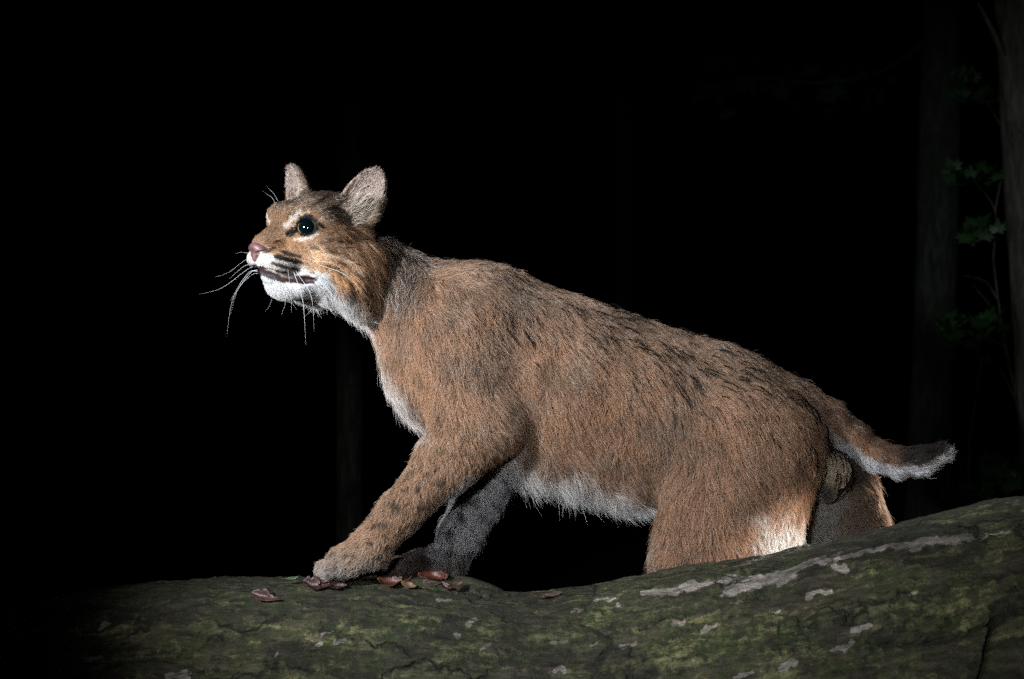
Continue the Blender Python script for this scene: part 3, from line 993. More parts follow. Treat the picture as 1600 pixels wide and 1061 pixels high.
bu = t.n('Bump', i_Strength=0.35, i_Distance=0.0004); t.l(vo.outputs['Distance'], bu.inputs['Height'])
t.l(bu.outputs[0], t.b.inputs['Normal'])
t.b.inputs['Roughness'].default_value = 0.42
t.b.inputs['Specular IOR Level'].default_value = 0.35
nose_o = mesh_object('nose', nv, nq, t.m, cat)

from mathutils.bvhtree import BVHTree
def bvh_of(v, q):
    return BVHTree.FromPolygons([tuple(x) for x in v], [tuple(int(i) for i in x) for x in q])
def shoot(bvh, px, row):
    o = Vector((0, -F, 0)); d = Vector((px - 800.0, F, 530.5 - row)).normalized()
    hit, n, i, dist = bvh.ray_cast(o, d)
    return (np.array(hit), np.array(n)) if hit is not None else (None, None)

def tube(pts, radii, seg=6, close=True):
    pts = np.asarray(pts, float); n = len(pts)
    tan = norm(np.gradient(pts, axis=0))
    ref = np.array([0.31, 0.87, 0.38])
    v, f = [], []
    for i in range(n):
        a = norm(np.cross(tan[i], ref)); b = np.cross(tan[i], a)
        for j in range(seg):
            ph = 2 * math.pi * j / seg
            v.append(pts[i] + radii[i] * (a * math.cos(ph) + b * math.sin(ph)))
    for i in range(n - 1):
        for j in range(seg):
            f.append((i * seg + j, i * seg + (j + 1) % seg, (i + 1) * seg + (j + 1) % seg, (i + 1) * seg + j))
    if close:
        f.append(tuple(reversed(range(seg)))); f.append(tuple(range((n - 1) * seg, n * seg)))
    return np.array(v), f

def spline(pts, n):
    pts = np.asarray(pts, float)
    P0 = np.vstack([2 * pts[0] - pts[1], pts, 2 * pts[-1] - pts[-2]])
    out = []
    for u in np.linspace(0, len(pts) - 1 - 1e-6, n):
        i = int(u); t = u - i
        a, b, c, d = P0[i], P0[i + 1], P0[i + 2], P0[i + 3]
        out.append(0.5 * (2 * b + (c - a) * t + (2 * a - 5 * b + 4 * c - d) * t * t + (3 * b - a - 3 * c + d) * t ** 3))
    return np.array(out)

M_WHISK = simple_mat('whisker', (0.50, 0.51, 0.53), 0.35, 0.5)
hy = H(95, 22, -45)[1]
WHISK = [
    ([(450, 422), (455, 463), (455, 489)], -10, -28, .45), ([(459, 425), (473, 470), (478, 540)], -12, -40, .9), ([(462, 423), (486, 463), (491, 518)], -12, -38, .75),
    ([(470, 420), (508, 447), (540, 499)], -10, -30, .9), ([(499, 414), (537, 428), (566, 455)], 0, -28, .75), ([(480, 408), (520, 412), (558, 440)], 0, -26, .45),
    ([(388, 420), (348, 449), (312, 460)], 0, 40, .6), ([(391, 427), (364, 467), (354, 526)], 0, 20, .75), ([(390, 425), (376, 442), (360, 470)], 0, 25, .8),
    ([(384, 406), (358, 425), (336, 433)], 0, 50, .45), ([(383, 415), (369, 426), (358, 436)], 0, 40, .5), ([(393, 430), (372, 452), (360, 492)], 0, 30, .5),
    ([(388, 395), (378, 394), (368, 396)], 5, 30, .4), ([(431, 318), (424, 308), (410, 299)], 20, 40, .4), ([(434, 314), (428, 303), (416, 291)], 20, 36, .4),
    ([(440, 440), (446, 470), (440, 492)], 0, -6, .35), ([(425, 468), (420, 480), (414, 486)], 0, -5, .3),
]
for pts, y0, y1, r in WHISK:
    if pts[0][0] < 395: pts = [(402 + (pts[0][0] - 388) * 0.3, pts[0][1] - 3)] + pts; y0 += 12
    ys = np.linspace(y0, y1, len(pts)) + hy
    p = spline([P(a, b, y) for (a, b), y in zip(pts, ys)], 24)
    rr = np.interp(np.linspace(0, 1, 24), [0, 0.5, 1], [r, r * 0.8, 0.08]) * 0.36
    v, f = tube(p, rr, 5)
    mesh_object('whisker', v, f, M_WHISK, cat)

# ------------------------------------------------------------------ the fallen log
LX = [-500, -250, 0, 180, 350, 500, 650, 800, 900, 1000, 1150, 1300, 1450, 1600, 3400, 2500]
LT = [1060, 1000, 952, 918, 906, 902, 912, 931, 926, 907, 882, 851, 818, 781, 670, 520]
LY = [330, 260, 190, 135, 105, 75, 48, 15, -20, -58, -110, -165, -220, -275, -420, -600]
LR = [175, 178, 180, 180, 182, 185, 187, 188, 191, 194, 200, 206, 211, 215, 225, 235]
def sm_interp(x, X, Yv):
    g = np.linspace(-600, 4200, 801)
    y = np.interp(g, X, Yv)
    k = np.hanning(31); k /= k.sum()
    y = np.convolve(np.pad(y, 15, mode='edge'), k, mode='valid')
    return np.interp(x, g, y)

CRACKS = [([(1556, 968), (1548, 1000), (1538, 1040), (1530, 1075)], 6.5, 24), ([(1362, 1003), (1420, 1007), (1470, 1000), (1510, 990), (1550, 972)], 5.0, 14), ([(990, 950), (960, 956), (940, 958)], 2.0, 4),
          ([(180, 963), (215, 967), (250, 969)], 2.0, 4), ([(1190, 940), (1260, 921), (1300, 915)], 2.0, 3), ([(735, 936), (760, 931), (800, 930)], 3.0, 7)]
def log_profile():
    ns, ntv = 760, 300
    sx = np.concatenate([np.linspace(-480, 0, 60), np.linspace(3, 1650, 600), np.linspace(1665, 2400, 60)])
    ns = len(sx)
    th = np.concatenate([np.linspace(-2.2, 1.15, 250), np.linspace(1.15, 2 * math.pi - 2.2, 46)[1:-1]])   # 0 = top, negative = towards the camera
    ntv = len(th)
    top, y, R = sm_interp(sx, LX, LT), sm_interp(sx, LX, LY), sm_interp(sx, LX, LR)
    k = 1 + y / F
    cx, cz = (sx - 800) * k, (530.5 - top) * k - R
    cen = np.stack([cx, y, cz], 1)
    Rr = R[:, None] * np.ones(ntv)[None]
    # broad swellings, then knots and bark relief
    pos = np.stack([np.repeat(cx[:, None], ntv, 1), y[:, None] + Rr * np.sin(th)[None], cz[:, None] + Rr * np.cos(th)[None]], -1)
    flat = pos.reshape(-1, 3)
    d = fbm(flat * np.array([1 / 240.0, 1 / 120.0, 1 / 120.0]), 3, 101) * 15
    d += fbm(flat * np.array([1 / 70.0, 1 / 34.0, 1 / 34.0]), 4, 111) * 8.5
    d += -np.abs(fbm(flat * np.array([1 / 48.0, 1 / 11.0, 1 / 11.0]), 3, 121)) * 7.5
    d += fbm(flat / 8.0, 2, 131) * 2.2
    crest = np.exp(-(np.abs(th)[None] / 0.30) ** 2).repeat(ns, 0).ravel()
    d *= 1 - 0.62 * crest
    tv = np.stack([np.zeros(ns * ntv), np.tile(np.sin(th), ns), np.tile(np.cos(th), ns)], 1)
    flat = flat + tv * d[:, None]
    x, r = image_xy(flat)
    front = np.tile(th < 0.4, ns)
    crack = np.zeros(len(flat))
    for pts, w, depth in CRACKS:
        sd = seg_dist(x + vnoise(flat / 9.0, 141) * 4, r + vnoise(flat / 9.0, 142) * 3, pts)
        m = smooth(w, w * 0.15, sd) * front
        flat = flat - tv * (m * depth)[:, None]
        crack = np.maximum(crack, m)
    idx = np.arange(ns * ntv).reshape(ns, ntv)
    a = idx[:-1, :]; b = idx[1:, :]
    q = np.stack([a, b, np.roll(b, -1, 1), np.roll(a, -1, 1)], -1).reshape(-1, 4)
    return flat, q, x, r, front, crack, np.repeat(sx, ntv), np.tile(th, ns) * np.repeat(R, ntv), (ns, ntv)

lv, lq, lx, lr, lfront, lcrack, ls, lt, (LNS, LNT) = log_profile()

LICHEN = [([(1005, 928), (1060, 920), (1105, 908), (1150, 906), (1225, 896), (1270, 878), (1330, 868)], 7.5), ([(1128, 924), (1160, 918), (1200, 908), (1240, 898)], 7.5),
          ([(1290, 878), (1330, 871), (1395, 853), (1450, 848), (1512, 840)], 6), ([(1415, 858), (1470, 850), (1580, 834)], 3.5), ([(1300, 884), (1318, 894)], 5),
          ([(870, 1006), (890, 1004)], 4), ([(895, 955), (906, 953)], 3), ([(922, 938), (942, 934)], 4), ([(940, 942), (952, 936)], 3.5), ([(928, 1008), (942, 1003)], 3.5), ([(1056, 975), (1076, 971)], 5),
          ([(1098, 986), (1114, 981)], 4), ([(1262, 930), (1298, 923)], 6), ([(1338, 986), (1356, 978)], 6), ([(1294, 1016), (1330, 1004)], 6), ([(1224, 1044), (1242, 1034)], 7), ([(1205, 955), (1220, 951)], 3),
          ([(1142, 938), (1156, 934)], 3), ([(865, 1050), (882, 1044)], 6), ([(504, 994), (522, 988)], 3.5), ([(488, 1008), (500, 1004)], 3), ([(528, 1008), (534, 1000)], 4), ([(430, 1028), (436, 1020)], 3),
          ([(728, 978), (744, 972)], 4), ([(706, 992), (718, 989)], 3), ([(754, 1014), (764, 1010)], 3), ([(150, 978), (170, 974)], 5), ([(135, 1031), (160, 1028)], 6), ([(258, 1058), (285, 1055)], 8),
          ([(960, 948), (968, 952)], 3), ([(1150, 1058), (1175, 1050)], 5), ([(1420, 925), (1432, 922)], 2.5), ([(690, 938), (705, 936)], 2.5), ([(975, 1012), (990, 1006)], 4)]
GREEN = [([(690, 1030), (725, 1010), (750, 1000)], 26), ([(830, 992), (880, 985), (930, 970)], 22), ([(1050, 1010), (1120, 1000)], 30), ([(900, 940), (970, 925)], 10), ([(540, 1000), (600, 1000)], 22), ([(1190, 1020), (1260, 1000)], 28), ([(1500, 810), (1590, 795)], 9), ([(1420, 950), (1500, 965)], 24), ([(640, 975), (670, 965)], 12)]
nzx = vnoise(lv / 30.0, 150) * 9 + vnoise(lv / 13.0, 151) * 6 + vnoise(lv / 5.0, 152) * 3.0
nzy = vnoise(lv / 30.0, 155) * 4 + vnoise(lv / 13.0, 153) * 5 + vnoise(lv / 5.0, 154) * 2.6
pale = np.zeros(len(lv)); green = np.zeros(len(lv))
for pts, w in LICHEN:
    pale = np.maximum(pale, smooth(w * 1.6, w * 0.1, seg_dist(lx + nzx, lr + nzy, pts)) * lfront)
for pts, w in GREEN:
    green = np.maximum(green, smooth(w * 1.8, 0, seg_dist(lx + nzx * 2, lr + nzy * 2, pts)) * lfront)

t = NT('log_bark')
uv = t.n('UVMap'); uv.uv_map = 'UVMap'
tc = t.n('TexCoord')
def noise(vec, scale, detail=4.0, rough=0.6, dist=0.0):
    n_ = t.n('TexNoise', i_Scale=scale, i_Detail=detail, i_Roughness=rough, i_Distortion=dist)
    t.l(vec, n_.inputs['Vector'])
    return n_.outputs[0]
mp = t.n('Mapping'); mp.inputs['Scale'].default_value = (0.30, 1.0, 1.0)
t.l(uv.outputs[0], mp.inputs[0])
mp2 = t.n('Mapping'); mp2.inputs['Scale'].default_value = (0.20, 1.0, 1.0)
t.l(uv.outputs[0], mp2.inputs[0])
n_big = noise(mp.outputs[0], 24.0, 5.0, 0.62, 0.4)
n_mid = noise(mp.outputs[0], 55.0, 5.0, 0.65, 0.3)
n_grain = noise(mp2.outputs[0], 160.0, 4.0, 0.6, 0.2)
n_fine = noise(tc.outputs['Object'], 420.0, 4.0, 0.7)
n_moss = noise(tc.outputs['Object'], 27.0, 6.0, 0.68, 0.6)
n_moss2 = noise(mp.outputs[0], 62.0, 6.0, 0.7, 0.5)
n_str = noise(mp2.outputs[0], 85.0, 6.0, 0.72, 0.6)
n_pit = noise(tc.outputs['Object'], 110.0, 5.0, 0.7, 0.3)
base = t.ramp(n_mid, [(0.36, (0.009, 0.008, 0.006)), (0.50, (0.030, 0.024, 0.018)), (0.66, (0.090, 0.070, 0.052))])
base = t.mix(t.ramp(n_str, [(0.40, (0.8, 0.8, 0.8)), (0.52, (0, 0, 0))]), base, (0.013, 0.011, 0.008))
base = t.mix(t.ramp(n_big, [(0.38, (0, 0, 0)), (0.64, (1, 1, 1))]), base, t.ramp(n_grain, [(0.32, (0.018, 0.018, 0.011)), (0.68, (0.070, 0.070, 0.040))]))
a_g = t.n('Attribute', attribute_name='green').outputs['Fac']
a_p = t.n('Attribute', attribute_name='pale').outputs['Fac']
a_c = t.n('Attribute', attribute_name='crack').outputs['Fac']
# thin film of moss and algae, broken into streaks
mossf = t.math('ADD', t.math('MULTIPLY', a_g, 0.07), t.math('MULTIPLY', n_moss, 0.60))
mossf = t.math('ADD', mossf, t.math('MULTIPLY', n_str, 0.30))
mossf = t.math('ADD', mossf, t.math('MULTIPLY', n_fine, 0.16))
mossm = t.ramp(mossf, [(0.49, (0, 0, 0)), (0.62, (1, 1, 1))])
mosscol = t.ramp(n_pit, [(0.30, (0.012, 0.020, 0.007)), (0.52, (0.036, 0.048, 0.017)), (0.72, (0.085, 0.094, 0.036))])
base = t.mix(t.math('MULTIPLY', mossm, 0.85), base, mosscol)
yf = t.math('ADD', t.math('MULTIPLY', a_g, 0.07), t.math('MULTIPLY', n_moss2, 0.66))
yf = t.math('ADD', yf, t.math('MULTIPLY', n_pit, 0.34))
yel = t.ramp(yf, [(0.535, (0, 0, 0)), (0.64, (1, 1, 1))])
base = t.mix(t.math('MULTIPLY', yel, 0.8), base, t.ramp(n_fine, [(0.3, (0.070, 0.072, 0.032)), (0.7, (0.23, 0.222, 0.110))]))
base = t.mix(t.ramp(n_pit, [(0.26, (0.85, 0.85, 0.85)), (0.38, (0, 0, 0))]), base, (0.009, 0.008, 0.006))
# crusts of pale lichen and bare weathered wood
lf = t.math('ADD', t.math('MULTIPLY', a_p, 0.42), t.math('MULTIPLY', n_mid, 0.45))
lf = t.math('ADD', lf, t.math('MULTIPLY', n_str, 0.55))
lf = t.math('ADD', lf, t.math('MULTIPLY', t.math('SUBTRACT', n_fine, 0.5), 0.40))
lm = t.ramp(lf, [(0.69, (0, 0, 0)), (0.79, (1, 1, 1))])
lm = t.math('MULTIPLY', lm, t.math('GREATER_THAN', a_p, 0.02))
lm2 = t.math('MULTIPLY', lm, t.ramp(n_moss2, [(0.38, (0.25, 0.25, 0.25)), (0.58, (0.92, 0.92, 0.92))]))
base = t.mix(lm2, base, t.ramp(n_grain, [(0.28, (0.17, 0.145, 0.130)), (0.72, (0.40, 0.360, 0.335))]))
vc = t.n('TexVoronoi', feature='DISTANCE_TO_EDGE', i_Scale=15.0); 
mpv = t.n('Mapping'); mpv.inputs['Scale'].default_value = (0.42, 1.0, 1.0)
wv = t.n('Mix', data_type='RGBA', blend_type='ADD'); wv.inputs[0].default_value = 0.045
t.l(uv.outputs[0], wv.inputs[6])
nw = t.n('TexNoise', i_Scale=40.0, i_Detail=4.0); t.l(uv.outputs[0], nw.inputs['Vector']); t.l(nw.outputs['Color'], wv.inputs[7])
t.l(wv.outputs[2], mpv.inputs[0]); t.l(mpv.outputs[0], vc.inputs['Vector'])
crk = t.math('MULTIPLY', t.ramp(vc.outputs['Distance'], [(0.0, (1, 1, 1)), (0.055, (0, 0, 0))]), t.ramp(n_big, [(0.46, (0, 0, 0)), (0.58, (1, 1, 1))]))
plate = t.n('TexVoronoi', i_Scale=15.0); t.l(mpv.outputs[0], plate.inputs['Vector'])
psep = t.n('SeparateColor'); t.l(plate.outputs['Color'], psep.inputs[0])
pm = t.n('Mix', data_type='RGBA', blend_type='MULTIPLY'); pm.inputs[0].default_value = 1.0
t.l(base, pm.inputs[6]); t.l(t.ramp(psep.outputs[0], [(0.0, (0.62, 0.61, 0.60)), (0.5, (1, 1, 1)), (1.0, (1.55, 1.50, 1.38))]), pm.inputs[7])
base = t.mix(t.math('MULTIPLY', crk, 0.8), pm.outputs[2], (0.008, 0.007, 0.006))
n_sp = noise(mp.outputs[0], 150.0, 5.0, 0.75, 0.4)
cm = t.n('Mix', data_type='RGBA', blend_type='MULTIPLY'); cm.inputs[0].default_value = 1.0
t.l(base, cm.inputs[6]); t.l(t.ramp(n_sp, [(0.34, (0.60, 0.59, 0.58)), (0.50, (1.0, 1.0, 1.0)), (0.68, (1.5, 1.47, 1.4))]), cm.inputs[7])
base = cm.outputs[2]
base = t.mix(t.math('MULTIPLY', a_c, 0.85), base, (0.010, 0.008, 0.007))
t.l(base, t.b.inputs['Base Color'])
t.b.inputs['Roughness'].default_value = 0.78
t.b.inputs['Specular IOR Level'].default_value = 0.3
hgt = t.math('ADD', t.math('MULTIPLY', n_mid, 0.9), t.math('MULTIPLY', n_fine, 0.45))
hgt = t.math('ADD', hgt, t.math('MULTIPLY', n_grain, 0.5))
hgt = t.math('SUBTRACT', hgt, t.math('MULTIPLY', lm2, 0.25))
hgt = t.math('ADD', hgt, t.math('MULTIPLY', n_str, 1.2))
hgt = t.math('ADD', hgt, t.math('MULTIPLY', n_sp, 0.8))
hgt = t.math('SUBTRACT', hgt, t.math('MULTIPLY', crk, 0.9))
bu = t.n('Bump', i_Strength=0.9, i_Distance=0.006); t.l(hgt, bu.inputs['Height'])
t.l(bu.outputs[0], t.b.inputs['Normal'])
M_LOG = t.m

log = empty('fallen_log', Vector(world(P(800, 1120, 15))), 'long mossy fallen log with pale lichen streaks across the foreground', 'log')
trunk_o = mesh_object('trunk', lv, lq, M_LOG, log)
float_attr(trunk_o.data, 'pale', pale); float_attr(trunk_o.data, 'green', green); float_attr(trunk_o.data, 'crack', lcrack)
def set_uv(o, u, v):
    me = o.data
    l = me.uv_layers.new(name='UVMap')
    vi = np.zeros(len(me.loops), np.int32); me.loops.foreach_get('vertex_index', vi)
    l.data.foreach_set('uv', np.stack([u[vi], v[vi]], 1).astype(np.float32).ravel())
set_uv(trunk_o, ls * S, lt * S)
log_bvh = bvh_of(lv, lq)

def knobbly_limb(name, pts, rads, amp, seed, mat, parent, n=60, seg=40):
    p = spline(pts, n); r = np.interp(np.linspace(0, len(rads) - 1, n), np.arange(len(rads)), rads)
    v, f = tube(p, r, seg)
    c = np.repeat(p, seg, 0)
    d = fbm(v / 60.0, 3, seed) * amp + fbm(v / 16.0, 3, seed + 5) * amp * 0.35
    v = v + norm(v - c) * d[:, None]
    o = mesh_object(name, v, f, mat, parent)
    s_ = np.repeat(np.concatenate([[0], np.cumsum(np.linalg.norm(np.diff(p, axis=0), axis=1))]), seg)
    set_uv(o, s_ * S, np.tile(np.linspace(0, 6.28, seg), n) * np.repeat(r, seg) * S)
    return o
# a second limb of the log, behind it and lower, carries the hind feet
knobbly_limb('limb', [P(930, 1125, 60), P(1080, 1118, 105), P(1250, 1118, 125), P(1450, 1110, 150), P(1650, 1080, 160)], [92, 86, 82, 78, 62], 9, 201, M_LOG, log)
# broken shelf of bark behind the leaves
def bark_shelf():
    pts = [(640, 902), (700, 898), (728, 899), (748, 905), (772, 913), (790, 925), (800, 934)]
    v, f = [], []
    m = len(pts); rows = 9
    for i, (px, row) in enumerate(pts):
        for j in range(rows):
            a = j / (rows - 1)
            yy = 70 - 42 * math.cos(math.pi * a) * 1.0
            hgt = math.sin(math.pi * a) ** 0.6
            base_row = 945
            v.append(P(px + 3 * math.sin(i * 2.1 + j), row + (1 - hgt) * (base_row - row) + 2 * math.sin(3.1 * i + 1.7 * j), yy + (i * -3)))
    for i in range(m - 1):
        for j in range(rows - 1):
            f.append((i * rows + j, i * rows + j + 1, (i + 1) * rows + j + 1, (i + 1) * rows + j))
    v = np.array(v)
    o = mesh_object('bark_shelf', v, f, M_LOG, log)
    sub = o.modifiers.new('subdivision', 'SUBSURF'); sub.levels = sub.render_levels = 2
    u_ = v[:, 0]; set_uv(o, u_ * S, v[:, 1] * S + v[:, 2] * S)
bark_shelf()

# ------------------------------------------------------------------ dead leaves on the log
def leaf_mesh(n=14, width=0.42, curl=0.5, seed=0, fold=0.25, wav=0.06):
    r = random.Random(seed)
    v, f = [], []
    m = 7
    side = [r.uniform(0.75, 1.2), r.uniform(0.75, 1.2)]
    bend, twist, ph = r.uniform(-0.25, 0.25), r.uniform(-0.9, 0.9), r.uniform(0, 6)
    for i in range(n + 1):
        s = i / n
        w0 = width * (math.sin(math.pi * min(max(s, 0.02), 0.985) ** r.uniform(0.83, 0.87)) ** 0.8)
        tears = [1 - (0.4 if r.random() < 0.14 else 0.0) + 0.12 * r.uniform(-1, 1) for _ in (0, 1)]
        for j in range(m):
            c = (j / (m - 1) - 0.5) * 2
            w = w0 * side[c > 0] * tears[c > 0]
            y = c * w * 0.5 + bend * (s - 0.5) ** 2 * 2
            z = fold * abs(c) ** 1.4 * w * 0.9 + curl * 1.1 * (s - 0.5) ** 2 + 0.025 * math.sin(7 * s + ph + 2.2 * c) * (0.4 + abs(c)) + wav * r.uniform(-1, 1)
            z += twist * (s - 0.5) * c * w * 0.6
            v.append((s - 0.5, y, z))
    for i in range(n):
        for j in range(m - 1):
            f.append((i * m + j, (i + 1) * m + j, (i + 1) * m + j + 1, i * m + j + 1))
    return np.array(v), f

def leaf_mat(name, a, b, rough):
    t = NT(name)
    tc = t.n('TexCoord')
    no = t.n('TexNoise', i_Scale=260.0, i_Detail=5.0); t.l(tc.outputs['Object'], no.inputs['Vector'])
    wv = t.n('TexWave', i_Scale=110.0, i_Distortion=2.0); t.l(tc.outputs['Object'], wv.inputs['Vector'])
    t.l(t.ramp(no.outputs[0], [(0.3, a), (0.7, b)]), t.b.inputs['Base Color'])
    bu = t.n('Bump', i_Strength=0.25, i_Distance=0.0010)
    t.l(t.math('ADD', no.outputs[0], t.math('MULTIPLY', wv.outputs['Fac'], 0.3)), bu.inputs['Height'])
    t.l(bu.outputs[0], t.b.inputs['Normal'])
    t.b.inputs['Roughness'].default_value = rough + 0.02
    t.b.inputs['Specular IOR Level'].default_value = 0.32
    return t.m
M_LEAF = {'maroon': leaf_mat('leaf_maroon', (0.014, 0.005, 0.004), (0.042, 0.014, 0.011), 0.42), 'rust': leaf_mat('leaf_rust', (0.024, 0.007, 0.004), (0.075, 0.021, 0.011), 0.42),
          'mauve': leaf_mat('leaf_mauve', (0.030, 0.014, 0.013), (0.085, 0.042, 0.039), 0.40), 'tan': leaf_mat('leaf_tan', (0.055, 0.030, 0.014), (0.15, 0.085, 0.042), 0.5), 'brown': leaf_mat('leaf_brown', (0.025, 0.013, 0.009), (0.065, 0.033, 0.022), 0.4),
          'green': leaf_mat('leaf_green', (0.010, 0.030, 0.008), (0.02, 0.06, 0.012), 0.4)}
LEAVES = [
    (418, 938, 58, -24, 'mauve', .34, .25, 'long mauve brown dead leaf lying alone on the log left of the front paw'),
    (494, 922, 46, -18, 'maroon', .55, .4, 'dark maroon leaf under the left tip of the front paw'),
    (515, 917, 34, 30, 'rust', .5, .7, 'rust orange leaf curled against the toes of the front paw'),
    (528, 922, 30, -4, 'maroon', .7, .6, 'small red brown leaf below the middle of the front paw'),
    (578, 908, 32, 10, 'maroon', .5, .3, 'dark red leaf tucked behind the heel of the front paw'),
    (610, 918, 40, 2, 'rust', .66, .75, 'rounded glossy red leaf at the left end of the pile by the far paw'),
    (640, 920, 26, -30, 'tan', .5, .9, 'small frayed tan leaf scrap in the middle of the leaf pile'),
    (633, 912, 28, 50, 'brown', .5, .6, 'brown crumpled leaf standing behind the tan scrap'),
    (657, 912, 50, 22, 'maroon', .5, .5, 'dark maroon leaf leaning up between tan scrap and far paw'),
    (678, 902, 48, -14, 'rust', .6, .7, 'large shiny reddish leaf on top of the pile beside the far paw'),
    (680, 917, 38, 6, 'mauve', .5, .3, 'pale mauve leaf at the foot of the leaf pile'),
    (698, 922, 24, -40, 'maroon', .6, .6, 'small dark red leaf below the pale mauve leaf'),
    (712, 913, 26, 35, 'brown', .5, .5, 'small brown leaf at the right end of the leaf pile'),
    (858, 935, 46, 16, 'brown', .25, .3, 'narrow ribbed brown leaf lying alone on the log below the belly'),
    (454, 901, 34, 12, 'green', .16, .5, 'thin green grass blade on the log edge left of the front paw'),
]
LEAF_TOP = []
for i, (px, row, w, ang, colr, wid, curl, label) in enumerate(LEAVES):
    h, n = shoot(log_bvh, px, row)
    if h is None:
        h, n = shoot(log_bvh, px, row + 14)
        if h is None: continue
        lift_ = 10
    else: lift_ = 2.5
    if n[2] < 0: n = -n
    n = norm(n * 0.55 + np.array([0, -0.62, 0.5]))
    xax = np.array([math.cos(math.radians(ang)), 0.0, math.sin(math.radians(ang))]); xax = norm(xax - n * (xax @ n)); yax = np.cross(n, xax)
    v, f = leaf_mesh(14, wid * 0.8, curl, i, 0.4, 0.014 if colr != 'green' else 0.0)
    v = v * w
    c = h + np.array([0, -3, lift_ + 0.16 * w * wid])
    o = mesh_object('dead_leaf' if colr != 'green' else 'grass_blade', v, f, M_LEAF[colr], None, scaled=False)
    vv = np.array([p.co for p in o.data.vertices]) * S
    o.data.vertices.foreach_set('co', vv.astype(np.float32).ravel())
    Rm = Matrix((xax, yax, n)).transposed().to_4x4()
    o.matrix_world = Matrix.Translation(Vector(world(c))) @ Rm
    sol = o.modifiers.new('thickness', 'SOLIDIFY'); sol.thickness = 0.0005
    tag(o, label, 'leaf' if colr != 'green' else 'grass blade', 'dead leaves on the log' if colr != 'green' else None)

# ------------------------------------------------------------------ forest floor
def ground_z(x, y):
    """metres"""
    p = np.stack([x, y, 0 * x], 1)
    dist = np.clip(y - 0.35, 0, None)
    z = CAM_Z - 0.64 - 0.52 * (1 - np.exp(-dist / 1.6)) - 0.35 * (1 - np.exp(-dist / 12.0))
    return z + fbm(p * 1.3, 3, 301) * 0.03 + fbm(p * 0.25, 2, 305) * 0.10 * np.clip(dist / 3, 0, 1)
def floor_mesh():
    a = np.concatenate([-np.geomspace(90, 3, 26), np.linspace(-2.8, 2.8, 70), np.geomspace(3, 90, 26)])
    b = np.concatenate([-np.geomspace(60, 3, 18), np.linspace(-2.8, 6, 110), np.geomspace(6.3, 160, 34)])
    X, Y = np.meshgrid(a, b, indexing='ij')
    v = np.stack([X.ravel(), Y.ravel(), ground_z(X.ravel(), Y.ravel())], 1)
    idx = np.arange(X.size).reshape(X.shape)
    q = np.stack([idx[:-1, :-1], idx[1:, :-1], idx[1:, 1:], idx[:-1, 1:]], -1).reshape(-1, 4)
    return v, q
t = NT('leaf_litter')
tc = t.n('TexCoord')
vo = t.n('TexVoronoi', i_Scale=26.0); t.l(tc.outputs['Object'], vo.inputs['Vector'])
no = t.n('TexNoise', i_Scale=7.0, i_Detail=6.0); t.l(tc.outputs['Object'], no.inputs['Vector'])
sepc = t.n('SeparateColor'); t.l(vo.outputs['Color'], sepc.inputs[0])
cc_ = t.ramp(sepc.outputs[0], [(0.0, (0.010, 0.008, 0.006)), (0.5, (0.028, 0.019, 0.012)), (1.0, (0.05, 0.033, 0.02))])
cc_ = t.mix(t.ramp(no.outputs[0], [(0.48, (0, 0, 0)), (0.66, (1, 1, 1))]), cc_, (0.014, 0.022, 0.008))
t.l(cc_, t.b.inputs['Base Color'])
t.b.inputs['Roughness'].default_value = 0.9
t.b.inputs['Specular IOR Level'].default_value = 0.1
bu = t.n('Bump', i_Strength=0.8, i_Distance=0.02); t.l(vo.outputs['Distance'], bu.inputs['Height']); t.l(bu.outputs[0], t.b.inputs['Normal'])
gv, gq = floor_mesh()
ground = mesh_object('ground', gv, gq, t.m, None, scaled=False)
ground['kind'] = 'structure'

# ------------------------------------------------------------------ trees in the dark
def bark_mat(name, lo, mid, hi, scale=1.0):
    t = NT(name)
    tc = t.n('TexCoord')
    mp = t.n('Mapping'); mp.inputs['Scale'].default_value = (scale, scale, 0.22 * scale)
    t.l(tc.outputs['Object'], mp.inputs[0])
    no = t.n('TexNoise', i_Scale=34.0, i_Detail=6.0, i_Roughness=0.65); t.l(mp.outputs[0], no.inputs['Vector'])
    n2 = t.n('TexNoise', i_Scale=5.0, i_Detail=4.0); t.l(tc.outputs['Object'], n2.inputs['Vector'])
    n3 = t.n('TexNoise', i_Scale=90.0, i_Detail=3.0); t.l(tc.outputs['Object'], n3.inputs['Vector'])
    c = t.ramp(no.outputs[0], [(0.32, lo), (0.52, mid), (0.75, hi)])
    c = t.mix(t.ramp(n2.outputs[0], [(0.5, (0, 0, 0)), (0.68, (0.7, 0.7, 0.7))]), c, (0.022, 0.040, 0.020))
    c = t.mix(t.ramp(n3.outputs[0], [(0.70, (0, 0, 0)), (0.74, (0.5, 0.5, 0.5))]), c, (0.22, 0.21, 0.20))
    t.l(c, t.b.inputs['Base Color'])
    t.b.inputs['Roughness'].default_value = 0.9
    t.b.inputs['Specular IOR Level'].default_value = 0.15
    bu = t.n('Bump', i_Strength=0.9, i_Distance=0.012); t.l(no.outputs[0], bu.inputs['Height']); t.l(bu.outputs[0], t.b.inputs['Normal'])
    return t.m
M_BARK = bark_mat('bark_grey', (0.025, 0.024, 0.02), (0.07, 0.066, 0.055), (0.15, 0.142, 0.125))
M_BARKL = bark_mat('bark_pale', (0.045, 0.044, 0.036), (0.12, 0.12, 0.10), (0.26, 0.25, 0.22))
M_BARKG = bark_mat('bark_green', (0.014, 0.018, 0.014), (0.042, 0.050, 0.042), (0.08, 0.09, 0.08))

